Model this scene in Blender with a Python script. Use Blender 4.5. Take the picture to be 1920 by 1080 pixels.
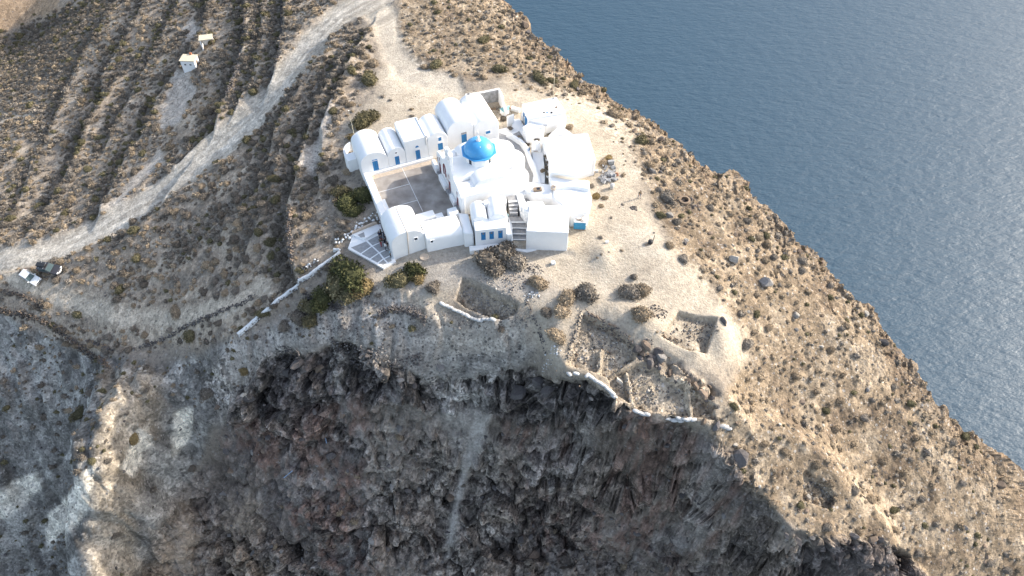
import bpy, bmesh, math, random
import numpy as np
from mathutils import Vector, Matrix
R = math.radians
sc = bpy.context.scene
for o in list(bpy.data.objects): bpy.data.objects.remove(o)
random.seed(7); rng = np.random.default_rng(7)

# ---------------------------------------------------------------- camera, sky, sun, exposure
FPX, PITCH, CAMH = 1350.0, R(50.5), 76.0          # focal length in photo pixels, pitch below the horizon, height over the courtyard
cd = bpy.data.cameras.new('camera'); cam = bpy.data.objects.new('camera', cd); sc.collection.objects.link(cam)
cam.location = (0, 0, CAMH); cam.rotation_euler = (math.pi/2 - PITCH, 0, 0)
cd.sensor_width = 36; cd.lens = 36*FPX/1920; cd.clip_start = 1; cd.clip_end = 30000
sc.camera = cam
SUN_AZ, SUN_EL = 23.0, 25.5                       # azimuth from +X towards +Y, elevation
w = bpy.data.worlds.new('World'); sc.world = w; w.use_nodes = True
nt = w.node_tree; bg = nt.nodes['Background']
sky = nt.nodes.new('ShaderNodeTexSky'); sky.sky_type = 'NISHITA'; sky.sun_disc = False
sky.sun_elevation = R(SUN_EL); sky.sun_rotation = R(90 - SUN_AZ)
sky.air_density = 1.0; sky.dust_density = 2.5; sky.ozone_density = 1.0; sky.altitude = 100
hsv = nt.nodes.new('ShaderNodeHueSaturation'); hsv.inputs['Saturation'].default_value = .8   # thin milky haze over the whole sky
nt.links.new(sky.outputs[0], hsv.inputs['Color']); nt.links.new(hsv.outputs[0], bg.inputs[0]); bg.inputs[1].default_value = 0.15
sl = bpy.data.lights.new('sun', 'SUN'); sl.energy = 2.75; sl.angle = R(0.9); sl.color = (1.0, 0.925, 0.82)
so = bpy.data.objects.new('sun', sl); sc.collection.objects.link(so)
sd = Vector((math.cos(R(SUN_AZ))*math.cos(R(SUN_EL)), math.sin(R(SUN_AZ))*math.cos(R(SUN_EL)), math.sin(R(SUN_EL))))
so.rotation_euler = sd.to_track_quat('Z', 'Y').to_euler(); so.location = sd*200
sc.view_settings.view_transform = 'Standard'; sc.view_settings.look = 'None'
sc.view_settings.exposure = 1.36; sc.view_settings.gamma = 1.0

# ---------------------------------------------------------------- pixel <-> world
FW = np.array([0, math.cos(PITCH), -math.sin(PITCH)]); UPV = np.array([0, math.sin(PITCH), math.cos(PITCH)])
CP = np.array([0, 0, CAMH])
def ray(x, y): return FW + np.array([1., 0, 0])*(x-960)/FPX + UPV*(540-y)/FPX
def P(x, y, z=0.0):                                # the point at height z under a photo pixel
    d = ray(x, y); return CP + d*(z-CAMH)/d[2]
def to_px(X, Y, Z):
    zz = Z-CAMH; c = Y*FW[1] + zz*FW[2]
    return 960 + FPX*X/c, 540 - FPX*(Y*UPV[1] + zz*UPV[2])/c, c
OC = P(697.8, 327.4); TA = R(22.5); CU, SU = math.cos(TA), math.sin(TA)
def W(u, v, z=0.0):                                # courtyard frame: u along the row of cells, v to the back
    return (OC[0]+u*CU-v*SU, OC[1]+u*SU+v*CU, z)

# ---------------------------------------------------------------- noise
_tabs = {}
def _tab(seed):
    if seed not in _tabs: _tabs[seed] = np.random.default_rng(seed).random((256, 256))
    return _tabs[seed]
def vnoise(x, y, seed):
    t = _tab(seed); xi = np.floor(x).astype(int); yi = np.floor(y).astype(int)
    fx = x-xi; fy = y-yi; fx = fx*fx*(3-2*fx); fy = fy*fy*(3-2*fy)
    a = t[xi & 255, yi & 255]; b = t[(xi+1) & 255, yi & 255]; c = t[xi & 255, (yi+1) & 255]; d = t[(xi+1) & 255, (yi+1) & 255]
    return (a+(b-a)*fx)*(1-fy) + (c+(d-c)*fx)*fy
def fbm(x, y, s, oct=4, seed=1, gain=.5):
    v = 0; a = 1; n = 0
    for k in range(oct):
        v = v + a*(vnoise(x/s+k*17.3, y/s+k*9.1, seed+k)*2-1); n += a; a *= gain; s *= .5
    return v/n
def facet(x, y, s, seed, tilt=.6):                 # broken blocks: every Voronoi cell is its own tilted plane
    xs = x/s; ys = y/s; xi = np.floor(xs).astype(int); yi = np.floor(ys).astype(int)
    tx, ty, th, ta, tb = (_tab(seed+k) for k in range(5))
    best = np.full(x.shape, 9e9); sec = np.full(x.shape, 9e9); h = np.zeros(x.shape)
    for i in (-1, 0, 1):
        for j in (-1, 0, 1):
            ci = (xi+i) & 255; cj = (yi+j) & 255
            dx = xs-(xi+i+tx[ci, cj]); dy = ys-(yi+j+ty[ci, cj]); d = dx*dx+dy*dy
            hh = th[ci, cj]*2-1 + tilt*2*((ta[ci, cj]-.5)*dx + (tb[ci, cj]-.5)*dy)
            m = d < best
            sec = np.where(m, best, np.minimum(sec, d)); h = np.where(m, hh, h); best = np.where(m, d, best)
    crack = np.sqrt(sec)-np.sqrt(best)
    return h, crack
def sstep(a, b, x):
    t = np.clip((x-a)/(b-a), 0, 1); return t*t*(3-2*t)
def poly_sd(X, Y, pts, closed=True):               # signed distance, positive inside
    p = np.array(pts, float); d2 = np.full(X.shape, 1e18); ins = np.zeros(X.shape, bool)
    n = len(p)
    for i in range(n if closed else n-1):
        a = p[i]; b = p[(i+1) % n]; e = b-a; L = e@e+1e-12
        t = np.clip(((X-a[0])*e[0]+(Y-a[1])*e[1])/L, 0, 1)
        d2 = np.minimum(d2, (X-a[0]-t*e[0])**2+(Y-a[1]-t*e[1])**2)
        if closed:
            c = (a[1] > Y) != (b[1] > Y)
            with np.errstate(all='ignore'): ins ^= c & (X < (b[0]-a[0])*(Y-a[1])/(b[1]-a[1])+a[0])
    d = np.sqrt(d2)
    return np.where(ins, d, -d) if closed else d
def line_side(X, Y, pts):                          # distance to a line with a sign: positive to the right of its direction
    p = np.array(pts, float); best = np.full(X.shape, 1e18); sg = np.zeros(X.shape)
    for a, b in zip(p[:-1], p[1:]):
        e = b-a; L = e@e; t = np.clip(((X-a[0])*e[0]+(Y-a[1])*e[1])/L, 0, 1)
        d2 = (X-a[0]-t*e[0])**2+(Y-a[1]-t*e[1])**2; m = d2 < best
        s = np.where((e[0]*(Y-a[1])-e[1]*(X-a[0])) > 0, -1., 1.)
        sg = np.where(m, s, sg); best = np.where(m, d2, best)
    return np.sqrt(best)*sg

# ---------------------------------------------------------------- terrain: heights read at photo pixels, thin-plate surface through them
CTRL = """760 120 -.5;700 0 -1;740 60 -1;850 150 -.3;1000 170 -.2;1130 230 -.4;1180 330 -.5;1190 420 -.8;1100 480 -1.4;1000 480 -1.6;860 480 -1.9;760 492 -2.3;690 525 -2.7
720 240 -.1;700 150 -.3;760 350 -.2;900 350 -.1;1000 300 .1;950 230 .1;1060 300 .1;1100 400 -.6;820 60 -1;900 90 -1
640 350 -1.8;640 250 -1;600 200 -2.2;560 400 -4;600 450 -3.2;560 300 -4;660 430 -2.1;640 120 -1.5;660 60 -1.6
600 60 -3;540 150 -5.5;450 250 -9.5;350 340 -13;230 420 -17;100 470 -20.5;0 495 -22.5
400 100 -12;300 200 -17.5;200 300 -21.5;100 400 -23.8;0 380 -27;100 200 -27.5;200 100 -24;300 0 -19.5;450 0 -11.5;560 0 -6
150 60 -29;0 200 -34;60 100 -41;0 130 -45;0 60 -52;70 40 -50;0 0 -46;100 0 -44;-150 0 -44;-150 200 -45;-200 400 -33;-200 600 -34;-200 900 -52
0 545 -23.5;60 600 -25;160 660 -25.5;0 600 -26.5;200 600 -21;330 620 -17.5;440 640 -12.3;300 680 -20.5;100 760 -34;0 760 -35.5;0 900 -45;0 1080 -57;150 950 -45;150 1080 -53
300 730 -19.8;272 800 -20.8;238 880 -23.2;216 950 -25.6;190 1080 -32;345 850 -32;330 950 -39;310 1080 -46;420 720 -18;420 850 -30;420 1080 -45;480 545 -8.5;520 480 -6.5;430 500 -11;330 500 -15;420 400 -10;250 540 -18.5;640 480 -2.9;560 545 -6
560 600 -8.2;560 660 -9.8;560 740 -18;560 900 -31;560 1080 -42;700 560 -4.6;700 640 -7.2;700 690 -10;700 800 -21;700 900 -28;700 1080 -39
800 560 -3;820 600 -4.5;820 650 -8;820 720 -14;850 850 -26;850 950 -33;845 1060 -40;890 560 -2.6;950 590 -3.2;950 640 -6.2;950 690 -10;960 760 -18;960 900 -28;960 1080 -39
1010 600 -3.2;1060 690 -4.9;1100 660 -4.1;1130 690 -4.5;1150 725 -5.1;1180 720 -4.9;1230 745 -5.6;1280 772 -6.6;1250 690 -4.4;1300 700 -4.9;1060 770 -14;1080 900 -27;1100 1080 -37;1150 765 -9.5;1150 810 -15;1210 805 -11.5;1270 815 -11.5;1220 870 -20;1220 1000 -31;1250 1080 -35
1335 795 -7.9;1330 850 -14;1340 920 -21;1360 1080 -33;1400 880 -12.3;1430 890 -13.2;1460 935 -14.8;1500 960 -15.7;1540 1000 -17.3;1440 1000 -22;1460 1080 -30;1530 1060 -24;1600 1000 -18.8;1640 1070 -25
1150 560 -2.2;1060 540 -2;1250 480 -1.2;1230 560 -2.2;1300 560 -2.7;1300 640 -4;1400 560 -5.2;1400 640 -6.6;1400 740 -9.2;1500 560 -8.3;1500 700 -11;1500 800 -13.2;1600 640 -11.5;1600 760 -14.5;1600 900 -18.3
1700 800 -18;1700 900 -21;1700 1000 -24.3;1800 900 -23.3;1800 1000 -27;1800 1080 -30;1900 960 -28.3;1900 1060 -32;2050 1050 -36;2050 1200 -40
960 1300 -50;300 1300 -58;1500 1300 -42;1900 1300 -46;-100 1250 -66;1300 450 -2.5;1280 340 -2.2;1230 270 -1.6"""
CREST = [(905,-40,-2),(950,0,-2.4),(985,35,-2.6),(1000,60,-2.8),(1060,110,-3),(1100,150,-3.2),(1180,200,-3.2),(1250,248,-3.6),(1300,290,-4.2),(1345,318,-5),(1400,345,-6),(1450,395,-7),(1490,450,-8),(1545,480,-9.5),(1572,520,-10.5),(1640,580,-12.8),(1690,660,-15.4),(1750,750,-18.8),(1830,815,-23),(1920,885,-27.5),(2050,985,-34),(2200,1100,-40)]
cp = [tuple(float(q) for q in s.split()) for s in CTRL.replace('\n', ';').split(';') if s.strip()] + CREST
CPW = np.array([P(*c) for c in cp])
CPW = np.vstack([CPW, [[-60, 230, -14], [-120, 250, -34], [-20, 190, -5], [-190, 250, -50], [20, 170, -8], [-40, 180, -6]]])
def tps_fit(p, lam=.3):
    n = len(p); d = np.hypot(p[:, None, 0]-p[None, :, 0], p[:, None, 1]-p[None, :, 1])
    K = np.where(d > 0, d*d*np.log(d+1e-9), 0)+np.eye(n)*lam*20
    Q = np.c_[np.ones(n), p[:, :2]]; A = np.block([[K, Q], [Q.T, np.zeros((3, 3))]])
    return np.linalg.solve(A, np.r_[p[:, 2], 0, 0, 0])
TW = tps_fit(CPW)
def tps(X, Y):
    out = TW[-3]+TW[-2]*X+TW[-1]*Y
    for i, q in enumerate(CPW):
        d2 = (X-q[0])**2+(Y-q[1])**2
        out = out+TW[i]*.5*d2*np.log(d2+1e-9)
    return out
def steps(*seg):
    a = []
    for x0, x1, s in seg: a += list(np.arange(x0, x1-1e-6, s))
    return np.array(a+[seg[-1][1]])
gx = steps((-200, -105, .9), (-105, -66, .42), (-66, 72, .24), (72, 125, .9))
gy = steps((6, 30, .5), (30, 66, .19), (66, 102, .24), (102, 150, .4), (150, 270, 1.1))
GX, GY = np.meshgrid(gx, gy)
# smooth surface on a coarse grid, read back bilinearly
cx = np.arange(-201, 127.1, 1.0); cy = np.arange(5, 272.1, 1.0)
CXX, CYY = np.meshgrid(cx, cy); CZ = tps(CXX, CYY)
def bil(x, y, gxs, gys, Z):
    x = np.clip(x, gxs[0], gxs[-1]-1e-6); y = np.clip(y, gys[0], gys[-1]-1e-6)
    i = np.clip(np.searchsorted(gxs, x, 'right')-1, 0, len(gxs)-2); j = np.clip(np.searchsorted(gys, y, 'right')-1, 0, len(gys)-2)
    fx = (x-gxs[i])/(gxs[i+1]-gxs[i]); fy = (y-gys[j])/(gys[j+1]-gys[j])
    return (Z[j, i]*(1-fx)+Z[j, i+1]*fx)*(1-fy)+(Z[j+1, i]*(1-fx)+Z[j+1, i+1]*fx)*fy
GZ = bil(GX, GY, cx, cy, CZ)
# level benches above the cliff, where the trenches were dug
BENCH = [([(1062,640,-3.6),(1095,588,-2.8),(1190,650,-3.7),(1290,700,-4.6),(1345,735,-5.6),(1392,800,-7.4),(1335,803,-7.0),(1270,788,-6.2),(1195,768,-5.4),(1150,742,-4.9),(1112,706,-4.4),(1062,692,-4.2)]),
         ([(1365,845,-9.6),(1450,830,-11.2),(1600,940,-16.5),(1670,1000,-19.2),(1590,1012,-18.0),(1530,1006,-16.4),(1488,990,-15.3),(1430,930,-13.4),(1385,890,-11.2)])]
for bn in BENCH:
    q = np.array([P(*c) for c in bn]); co = np.linalg.lstsq(np.c_[np.ones(len(q)), q[:, :2]], q[:, 2], rcond=None)[0]
    wgt = sstep(-4.2, .3, poly_sd(GX, GY, q[:, :2])+1.6*fbm(GX, GY, 5, 4, 33)); GZ = GZ*(1-wgt)+(co[0]+co[1]*GX+co[2]*GY)*wgt
GS = GZ.copy()
PX, PY, PD = to_px(GX, GY, GZ)                     # where the smooth ground lies in the photograph, used to read zones off it
wob = fbm(GX, GY, 4., 3, 40); wob2 = fbm(GX, GY, 4., 3, 50)
QX = PX+wob*9; QY = PY+wob2*9                      # ragged zone edges
bwx = fbm(GX, GY, 11., 4, 44)*34; bwy = fbm(GX, GY, 11., 4, 54)*34   # large scale raggedness, in photo pixels
def zone(pts, soft=8, rag=True, big=False):
    p = np.array(pts); x0, y0 = p.min(0)-soft-60; x1, y1 = p.max(0)+soft+60
    out = np.zeros(GX.shape); m = (PX > x0) & (PX < x1) & (PY > y0) & (PY < y1)
    if m.any(): out[m] = sstep(-soft, soft, poly_sd((QX if rag else PX)[m]+(bwx[m] if big else 0), (QY if rag else PY)[m]+(bwy[m] if big else 0), pts))
    return out
def band(pts, half, soft=6, rag=True):
    p = np.array(pts); x0, y0 = p.min(0)-half-soft-30; x1, y1 = p.max(0)+half+soft+30
    out = np.zeros(GX.shape); m = (PX > x0) & (PX < x1) & (PY > y0) & (PY < y1)
    if m.any(): out[m] = 1-sstep(half-soft, half+soft, poly_sd((QX if rag else PX)[m], (QY if rag else PY)[m], pts, False))
    return out
# zones
ROAD = [(-60,505),(0,490),(100,468),(190,428),(300,362),(400,280),(470,218),(530,150),(580,82),(640,26),(700,-6),(760,-40)]
ROADB = [(690,0),(722,40),(738,100),(775,140),(850,160)]
PATH = [(-20,505),(60,535),(130,565),(220,592),(330,604),(430,572),(490,540)]
z_road = np.maximum(band(ROAD, 21, 7), band(ROADB, 24, 9)); z_path = band(PATH, 15, 7)
z_sand = zone([(700,170),(716,100),(730,60),(760,90),(800,140),(900,165),(960,150),(1090,200),(1150,230),(1190,290),(1215,350),(1240,420),(1262,470),(1330,540),(1390,620),(1390,690),(1320,690),(1230,650),(1150,600),(1080,600),(1062,680),(1000,640),(985,590),(960,560),(860,540),(830,575),(790,590),(740,560),(695,530),(730,500),(700,330),(655,235),(690,200)], 22, True, True)
z_gravel = zone([(440,640),(560,600),(650,560),(700,530),(790,560),(830,585),(990,610),(1010,660),(960,700),(900,720),(870,760),(800,690),(640,655),(540,650),(440,730),(410,770),(380,700)], 16, True, True)
z_slide = np.maximum(.55*zone([(870,690),(950,690),(945,730),(915,790),(895,840),(862,840),(840,800),(820,740)], 16, True, True), zone([(893,770),(922,775),(903,840),(884,895),(867,955),(853,1010),(846,1050),(836,1050),(847,980),(862,905),(875,835)], 8))
z_lava = zone([(420,745),(530,660),(640,665),(760,695),(800,730),(720,765),(705,830),(690,930),(720,1120),(270,1120),(330,960),(400,860)], 26, True, True)
z_lavb = zone([(940,720),(1010,735),(1100,730),(1200,765),(1330,815),(1400,890),(1480,1010),(1540,1010),(1640,1010),(1760,1120),(900,1120),(920,930),(960,830)], 24, True, True)
z_lavc = np.maximum(zone([(1530,1015),(1640,1005),(1700,1040),(1770,1110),(1500,1110),(1490,1060)], 8), .7*zone([(1190,655),(1240,662),(1300,700),(1345,740),(1310,745),(1230,700)], 8))
z_rim = zone([(515,662),(640,668),(760,690),(860,702),(930,708),(1000,690),(1050,715),(1100,745),(1180,770),(1150,800),(1000,785),(900,765),(800,745),(700,760),(540,770),(430,770),(440,735)], 14, True, True)
z_white = np.maximum.reduce([zone([(95,965),(150,890),(178,880),(168,930),(135,1000),(108,1022)], 6, True, True), zone([(-20,930),(60,890),(70,915),(0,985),(-20,990)], 6, True, True), zone([(228,880),(296,765),(304,820),(268,900)], 5, True, True), zone([(318,775),(368,760),(352,830),(330,862)], 4), zone([(120,95),(150,60),(190,10),(205,15),(170,75),(135,100)], 5)])
z_left = zone([(-300,-60),(560,-60),(690,60),(690,160),(640,240),(650,340),(690,400),(640,470),(540,560),(430,640),(160,670),(0,590),(-300,600)], 14)
z_ll = zone([(-300,590),(0,590),(160,665),(300,685),(430,640),(440,720),(400,800),(330,960),(260,1200),(-300,1200)], 12)
z_right = zone([(1090,200),(950,150),(780,140),(740,60),(760,-60),(960,-60),(2300,1100),(2300,1300),(1800,1200),(1700,1040),(1520,1000),(1360,890),(1330,800),(1380,700),(1380,620),(1262,470),(1215,350)], 12)
z_dark = zone([(-300,110),(0,70),(120,20),(210,-10),(180,80),(110,150),(0,180),(-300,250)], 14)      # scrub across the gully
z_bare = np.maximum.reduce([zone([(290,250),(305,200),(330,140),(360,130),(362,180),(335,235)], 6), zone([(180,410),(240,340),(300,280),(310,300),(250,350),(220,390)], 7), zone([(335,60),(365,25),(372,60),(350,75)], 6), zone([(560,310),(600,240),(625,180),(625,230),(585,330)], 7)])
z_bench = zone([(60,528),(150,545),(260,568),(330,588),(430,556),(480,540),(450,580),(400,615),(330,650),(250,650),(170,600),(90,570)], 10)
# terraces on the western slope
TERR = [[(459,-30),(459,75),(445,130),(427,178),(412,222)],[(531,-30),(529,60),(522,110),(505,160)],[(285,-20),(255,40),(228,85),(190,150),(196,195),(165,240),(140,300),(112,355),(70,420)],[(258,110),(215,160),(165,232),(150,260)],
        [(395,-20),(385,40),(352,110),(292,190),(268,255),(240,290),(212,345),(190,390)],[(425,180),(405,240),(330,310)],[(558,172),(520,232),(497,315),(478,360),(430,420)],[(640,110),(590,205),(562,300),(538,395),(542,470),(550,505)],[(470,395),(400,420),(360,470)],[(690,60),(640,150),(600,250),(598,330)],[(345,-20),(318,40),(290,90),(262,150),(225,215),(200,270)],[(225,-20),(190,50),(150,110),(120,180),(90,250)],[(492,-20),(488,80),(472,150),(452,190)],[(520,300),(500,380),(470,450)],[(60,300),(40,360),(10,420)],[(330,340),(290,400),(240,440)]]
STEP = [1.15, 1.0, 1.0, .8, 1.0, .75, .9, 1.5, .6, .9, .6, .6, .55, .6, .5, .5]
z_terr = np.zeros(GX.shape)
add = np.zeros(GX.shape)
LP = (PX < 740) & (PY < 560) & (PX > -200)
for ln, am in zip(TERR, STEP):
    wl = [P(x, y, float(bil(*P(x, y, -10)[:2], cx, cy, CZ)))[:2] for x, y in ln]
    for it in range(4): wl = [P(x, y, float(bil(q[0], q[1], cx, cy, CZ)))[:2] for (x, y), q in zip(ln, wl)]
    d = line_side(GX[LP]+wob[LP]*.5, GY[LP]+wob2[LP]*.5, wl[::-1])     # lines are written downwards; uphill lies on the right
    am2 = am*sstep(9, 5, np.abs(d))
    add[LP] += am2*np.exp(-np.abs(d)/2.6)*np.tanh(d/.25)
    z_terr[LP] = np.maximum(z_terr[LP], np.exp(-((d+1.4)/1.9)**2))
GZ += add
# excavation trenches
PITS = [([(868,521),(884,523),(972,570),(964,590),(944,599),(908,588),(872,572),(854,558)], 1.5), ([(1094,588),(1150,618),(1192,650),(1190,672),(1140,705),(1100,690),(1064,682)], 1.0),
        ([(1140,706),(1200,680),(1290,720),(1345,765),(1288,782),(1200,765),(1150,735)], .8), ([(1272,584),(1342,602),(1322,664),(1290,658),(1240,628)], .9), ([(1508,884),(1535,900),(1568,930),(1556,954),(1508,936)], .9), ([(1305,735),(1325,745),(1342,786),(1300,780)], .7)]
z_pit = np.zeros(GX.shape)
for pts, dep in PITS:
    a = zone(pts, 1.6, False); GZ -= dep*a; z_pit = np.maximum(z_pit, a)
# spoil heaps left by the diggers
for hx, hy, hz, hh, hr, st_ in ((1356,640,-5,1.5,2.2,1.9),(1130,478,-1.4,.7,1.6,1.4),(1300,655,-4.6,.6,1.5,1.2)):
    c = P(hx, hy, hz); GZ += hh*np.exp(-(((GX-c[0])/hr)**2+((GY-c[1])/(hr*st_))**2))
# baulks left standing between the lower trenches
for bl in ([(1128,655),(1122,700)],[(1175,700),(1188,768)],[(1288,722),(1296,782)],[(1240,700),(1330,748)]):
    GZ += .75*np.minimum(band(bl, 4, 2, False), z_pit)
# road cut and kerb of spoil
GZ -= .25*z_road; GZ += .35*np.clip(band(ROAD, 33, 8)-band(ROAD, 25, 6), 0, 1)*(1+fbm(GX, GY, 1.2, 2, 61))
# rocks and roughness
z_mid = zone([(690,740),(800,740),(960,740),(950,850),(930,960),(920,1120),(690,1120),(680,930)], 30, True, True)*(1-.55*z_slide)
z_rock = np.clip(z_lava+z_lavb+z_lavc+z_rim+z_mid, 0, 1)
cl = np.array([P(*c)[:2] for c in CREST])
dcr = line_side(GX, GY, cl[::-1]); crx = np.exp(-np.abs(dcr)/3.0)
SQ = GY*.62+GZ*.78                                  # distance down the face, so that blocks keep their shape on steep ground
f1, k1 = facet(GX+wob*1.2, SQ+wob2*1.2, 4.4, 100, .9); f2, k2 = facet(GX+wob*.5, SQ+wob2*.5, 1.9, 110, .9); f3, k3 = facet(GX, SQ, .85, 120, .9)
blk = sstep(-.35, .3, fbm(GX, SQ, 9., 3, 66))
rockamp = np.clip(z_rock*(.25+.75*blk)*(1-.7*z_slide)+z_rim*.75, 0, 1.35)
DN = rockamp*(1.6*f1+.9*f2+.3*f3-.8*np.exp(-k1/.07)-.35*np.exp(-k2/.09)+.5*fbm(GX, SQ, 6, 4, 68))
DN += (1-rockamp)*z_rock*(.5*fbm(GX, SQ, 3, 4, 69)+.15*f3)
mid = np.clip(z_right*.35+z_ll*.4+z_gravel*.3+crx*1.3+z_pit*.5, 0, 1.3)*(1-z_sand*.9)*(1-z_road)*(1-z_path)
DN += mid*(.30*f2*sstep(-.1, .3, fbm(GX, SQ, 5, 2, 70))+.18*f3)
GZ += crx*(.9*f1)*(1-sstep(-2, 6, GY-118)*.3)
GZ += (1-z_sand)*(1-z_road)*(.35*fbm(GX, GY, 7, 4, 74)+.10*fbm(GX, GY, .9, 2, 78)) + .05*fbm(GX, GY, 1.5, 3, 79)
# gullies in the ash on the lower left
gl = np.abs(fbm(GX*1.3+.45*SQ+wob*3, SQ*.45, 7., 4, 83)); DN += z_ll*(1.3*np.minimum(gl*2.6, 1)-.8+.45*fbm(GX, SQ, 2.2, 4, 85))
gl2 = np.abs(fbm(GX*1.5+wob*2, SQ*.4, 4., 3, 87)); DN += z_gravel*.6*np.minimum(gl2*3, 1)
# flat building platform
cpx = sstep(-1.0, .6, poly_sd(GX, GY, [W(-1.1,6)[:2],W(21.5,7)[:2],W(25.5,10)[:2],W(33,3)[:2],W(33,-10)[:2],W(25,-14)[:2],W(19,-17)[:2],W(15,-16)[:2],W(9,-15.5)[:2],W(8,-13.8)[:2],W(-1,-14)[:2]]))
GZ = GZ*(1-cpx)+np.minimum(GZ, -.25)*cpx
sty = sstep(-.6, .4, poly_sd(GX, GY, [W(-7.4,-12.1)[:2],W(-3.5,-17.8)[:2],W(-1.2,-17.3)[:2],W(-1.2,-8)[:2],W(-6.2,-9.4)[:2]]))
GZ = GZ*(1-sty)+(-2.35)*sty
frt = sstep(-.8, .8, poly_sd(GX, GY, [W(-1,-15)[:2],W(9,-16)[:2],W(9,-19)[:2],W(15.5,-21.6)[:2],W(16.5,-22.3)[:2],W(22.2,-25.2)[:2],W(22.4,-26.2)[:2],W(9,-21.5)[:2],W(-2,-18.2)[:2]]))
GZ = GZ*(1-frt)+np.minimum(GZ, -1.75)*frt
# sea cliff beyond the crest
dj = dcr+1.3*fbm(GX, GY, 6, 3, 90)+.5*f2
GZ = GZ-np.where(dj > 0, 2.6*dj+.9*np.minimum(dj, 2), 0)
GZ = np.maximum(GZ, -140)
sgx = np.gradient(GS, axis=1)/np.gradient(GX, axis=1); sgy = np.gradient(GS, axis=0)/np.gradient(GY, axis=0)
nl = np.sqrt(1+sgx**2+sgy**2); NX, NY, NZ = -sgx/nl, -sgy/nl, 1/nl
DN = DN*(1-cpx)*(1-sty)*(1-frt)
VX, VY, VZ = GX+NX*DN, GY+NY*DN, GZ+NZ*DN           # the drawn surface
GZ = GZ+DN*nl*np.clip(1.6-.0*DN, 0, 1)               # the height used for standing things on it
PX, PY, PD = to_px(GX, GY, GZ)
def ground(x, y): return float(bil(np.array([x]), np.array([y]), gx, gy, GZ)[0])
_ts = np.concatenate([np.arange(45, 320, .25)])
def hit(x, y, dz=0.0):                             # where the ray of a photo pixel meets the ground
    d = ray(x, y); p = CP[None]+_ts[:, None]*d[None]
    g = bil(p[:, 0], p[:, 1], gx, gy, GZ); k = np.argmax(p[:, 2] < g)
    a, b = _ts[k-1], _ts[k]
    for _ in range(10):
        m = (a+b)/2; q = CP+m*d
        if q[2] < ground(q[0], q[1]): b = m
        else: a = m
    q = CP+b*d; return Vector((q[0], q[1], ground(q[0], q[1])+dz))
# ---------------------------------------------------------------- materials
def newmat(name):
    m = bpy.data.materials.new(name); m.use_nodes = True
    b = m.node_tree.nodes['Principled BSDF']; return m, m.node_tree, b
def simple(name, col, rough=.8, var=.12, scale=3., bump=0., metal=0., coat=0., spec=.3, bscale=None, blend=None):
    m, t, b = newmat(name); N = t.nodes; L = t.links
    tc = N.new('ShaderNodeTexCoord'); nz = N.new('ShaderNodeTexNoise'); nz.inputs['Scale'].default_value = scale; nz.inputs['Detail'].default_value = 5
    geo = N.new('ShaderNodeNewGeometry'); L.new(geo.outputs['Position'], nz.inputs['Vector'])
    rp = N.new('ShaderNodeValToRGB'); rp.color_ramp.elements[0].position = .3; rp.color_ramp.elements[1].position = .72
    c0 = [max(0, c*(1-var)) for c in col]; c1 = [min(1, c*(1+var)) for c in (blend or col)]
    rp.color_ramp.elements[0].color = (*c0, 1); rp.color_ramp.elements[1].color = (*c1, 1)
    L.new(nz.outputs['Fac'], rp.inputs[0]); L.new(rp.outputs[0], b.inputs['Base Color'])
    b.inputs['Roughness'].default_value = rough; b.inputs['Metallic'].default_value = metal
    b.inputs['Specular IOR Level'].default_value = spec; b.inputs['Coat Weight'].default_value = coat
    if bump:
        n2 = N.new('ShaderNodeTexNoise'); n2.inputs['Scale'].default_value = bscale or scale*3; n2.inputs['Detail'].default_value = 4
        L.new(geo.outputs['Position'], n2.inputs['Vector'])
        bp = N.new('ShaderNodeBump'); bp.inputs['Strength'].default_value = 1; bp.inputs['Distance'].default_value = bump
        L.new(n2.outputs['Fac'], bp.inputs['Height']); L.new(bp.outputs[0], b.inputs['Normal'])
    return m
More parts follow.
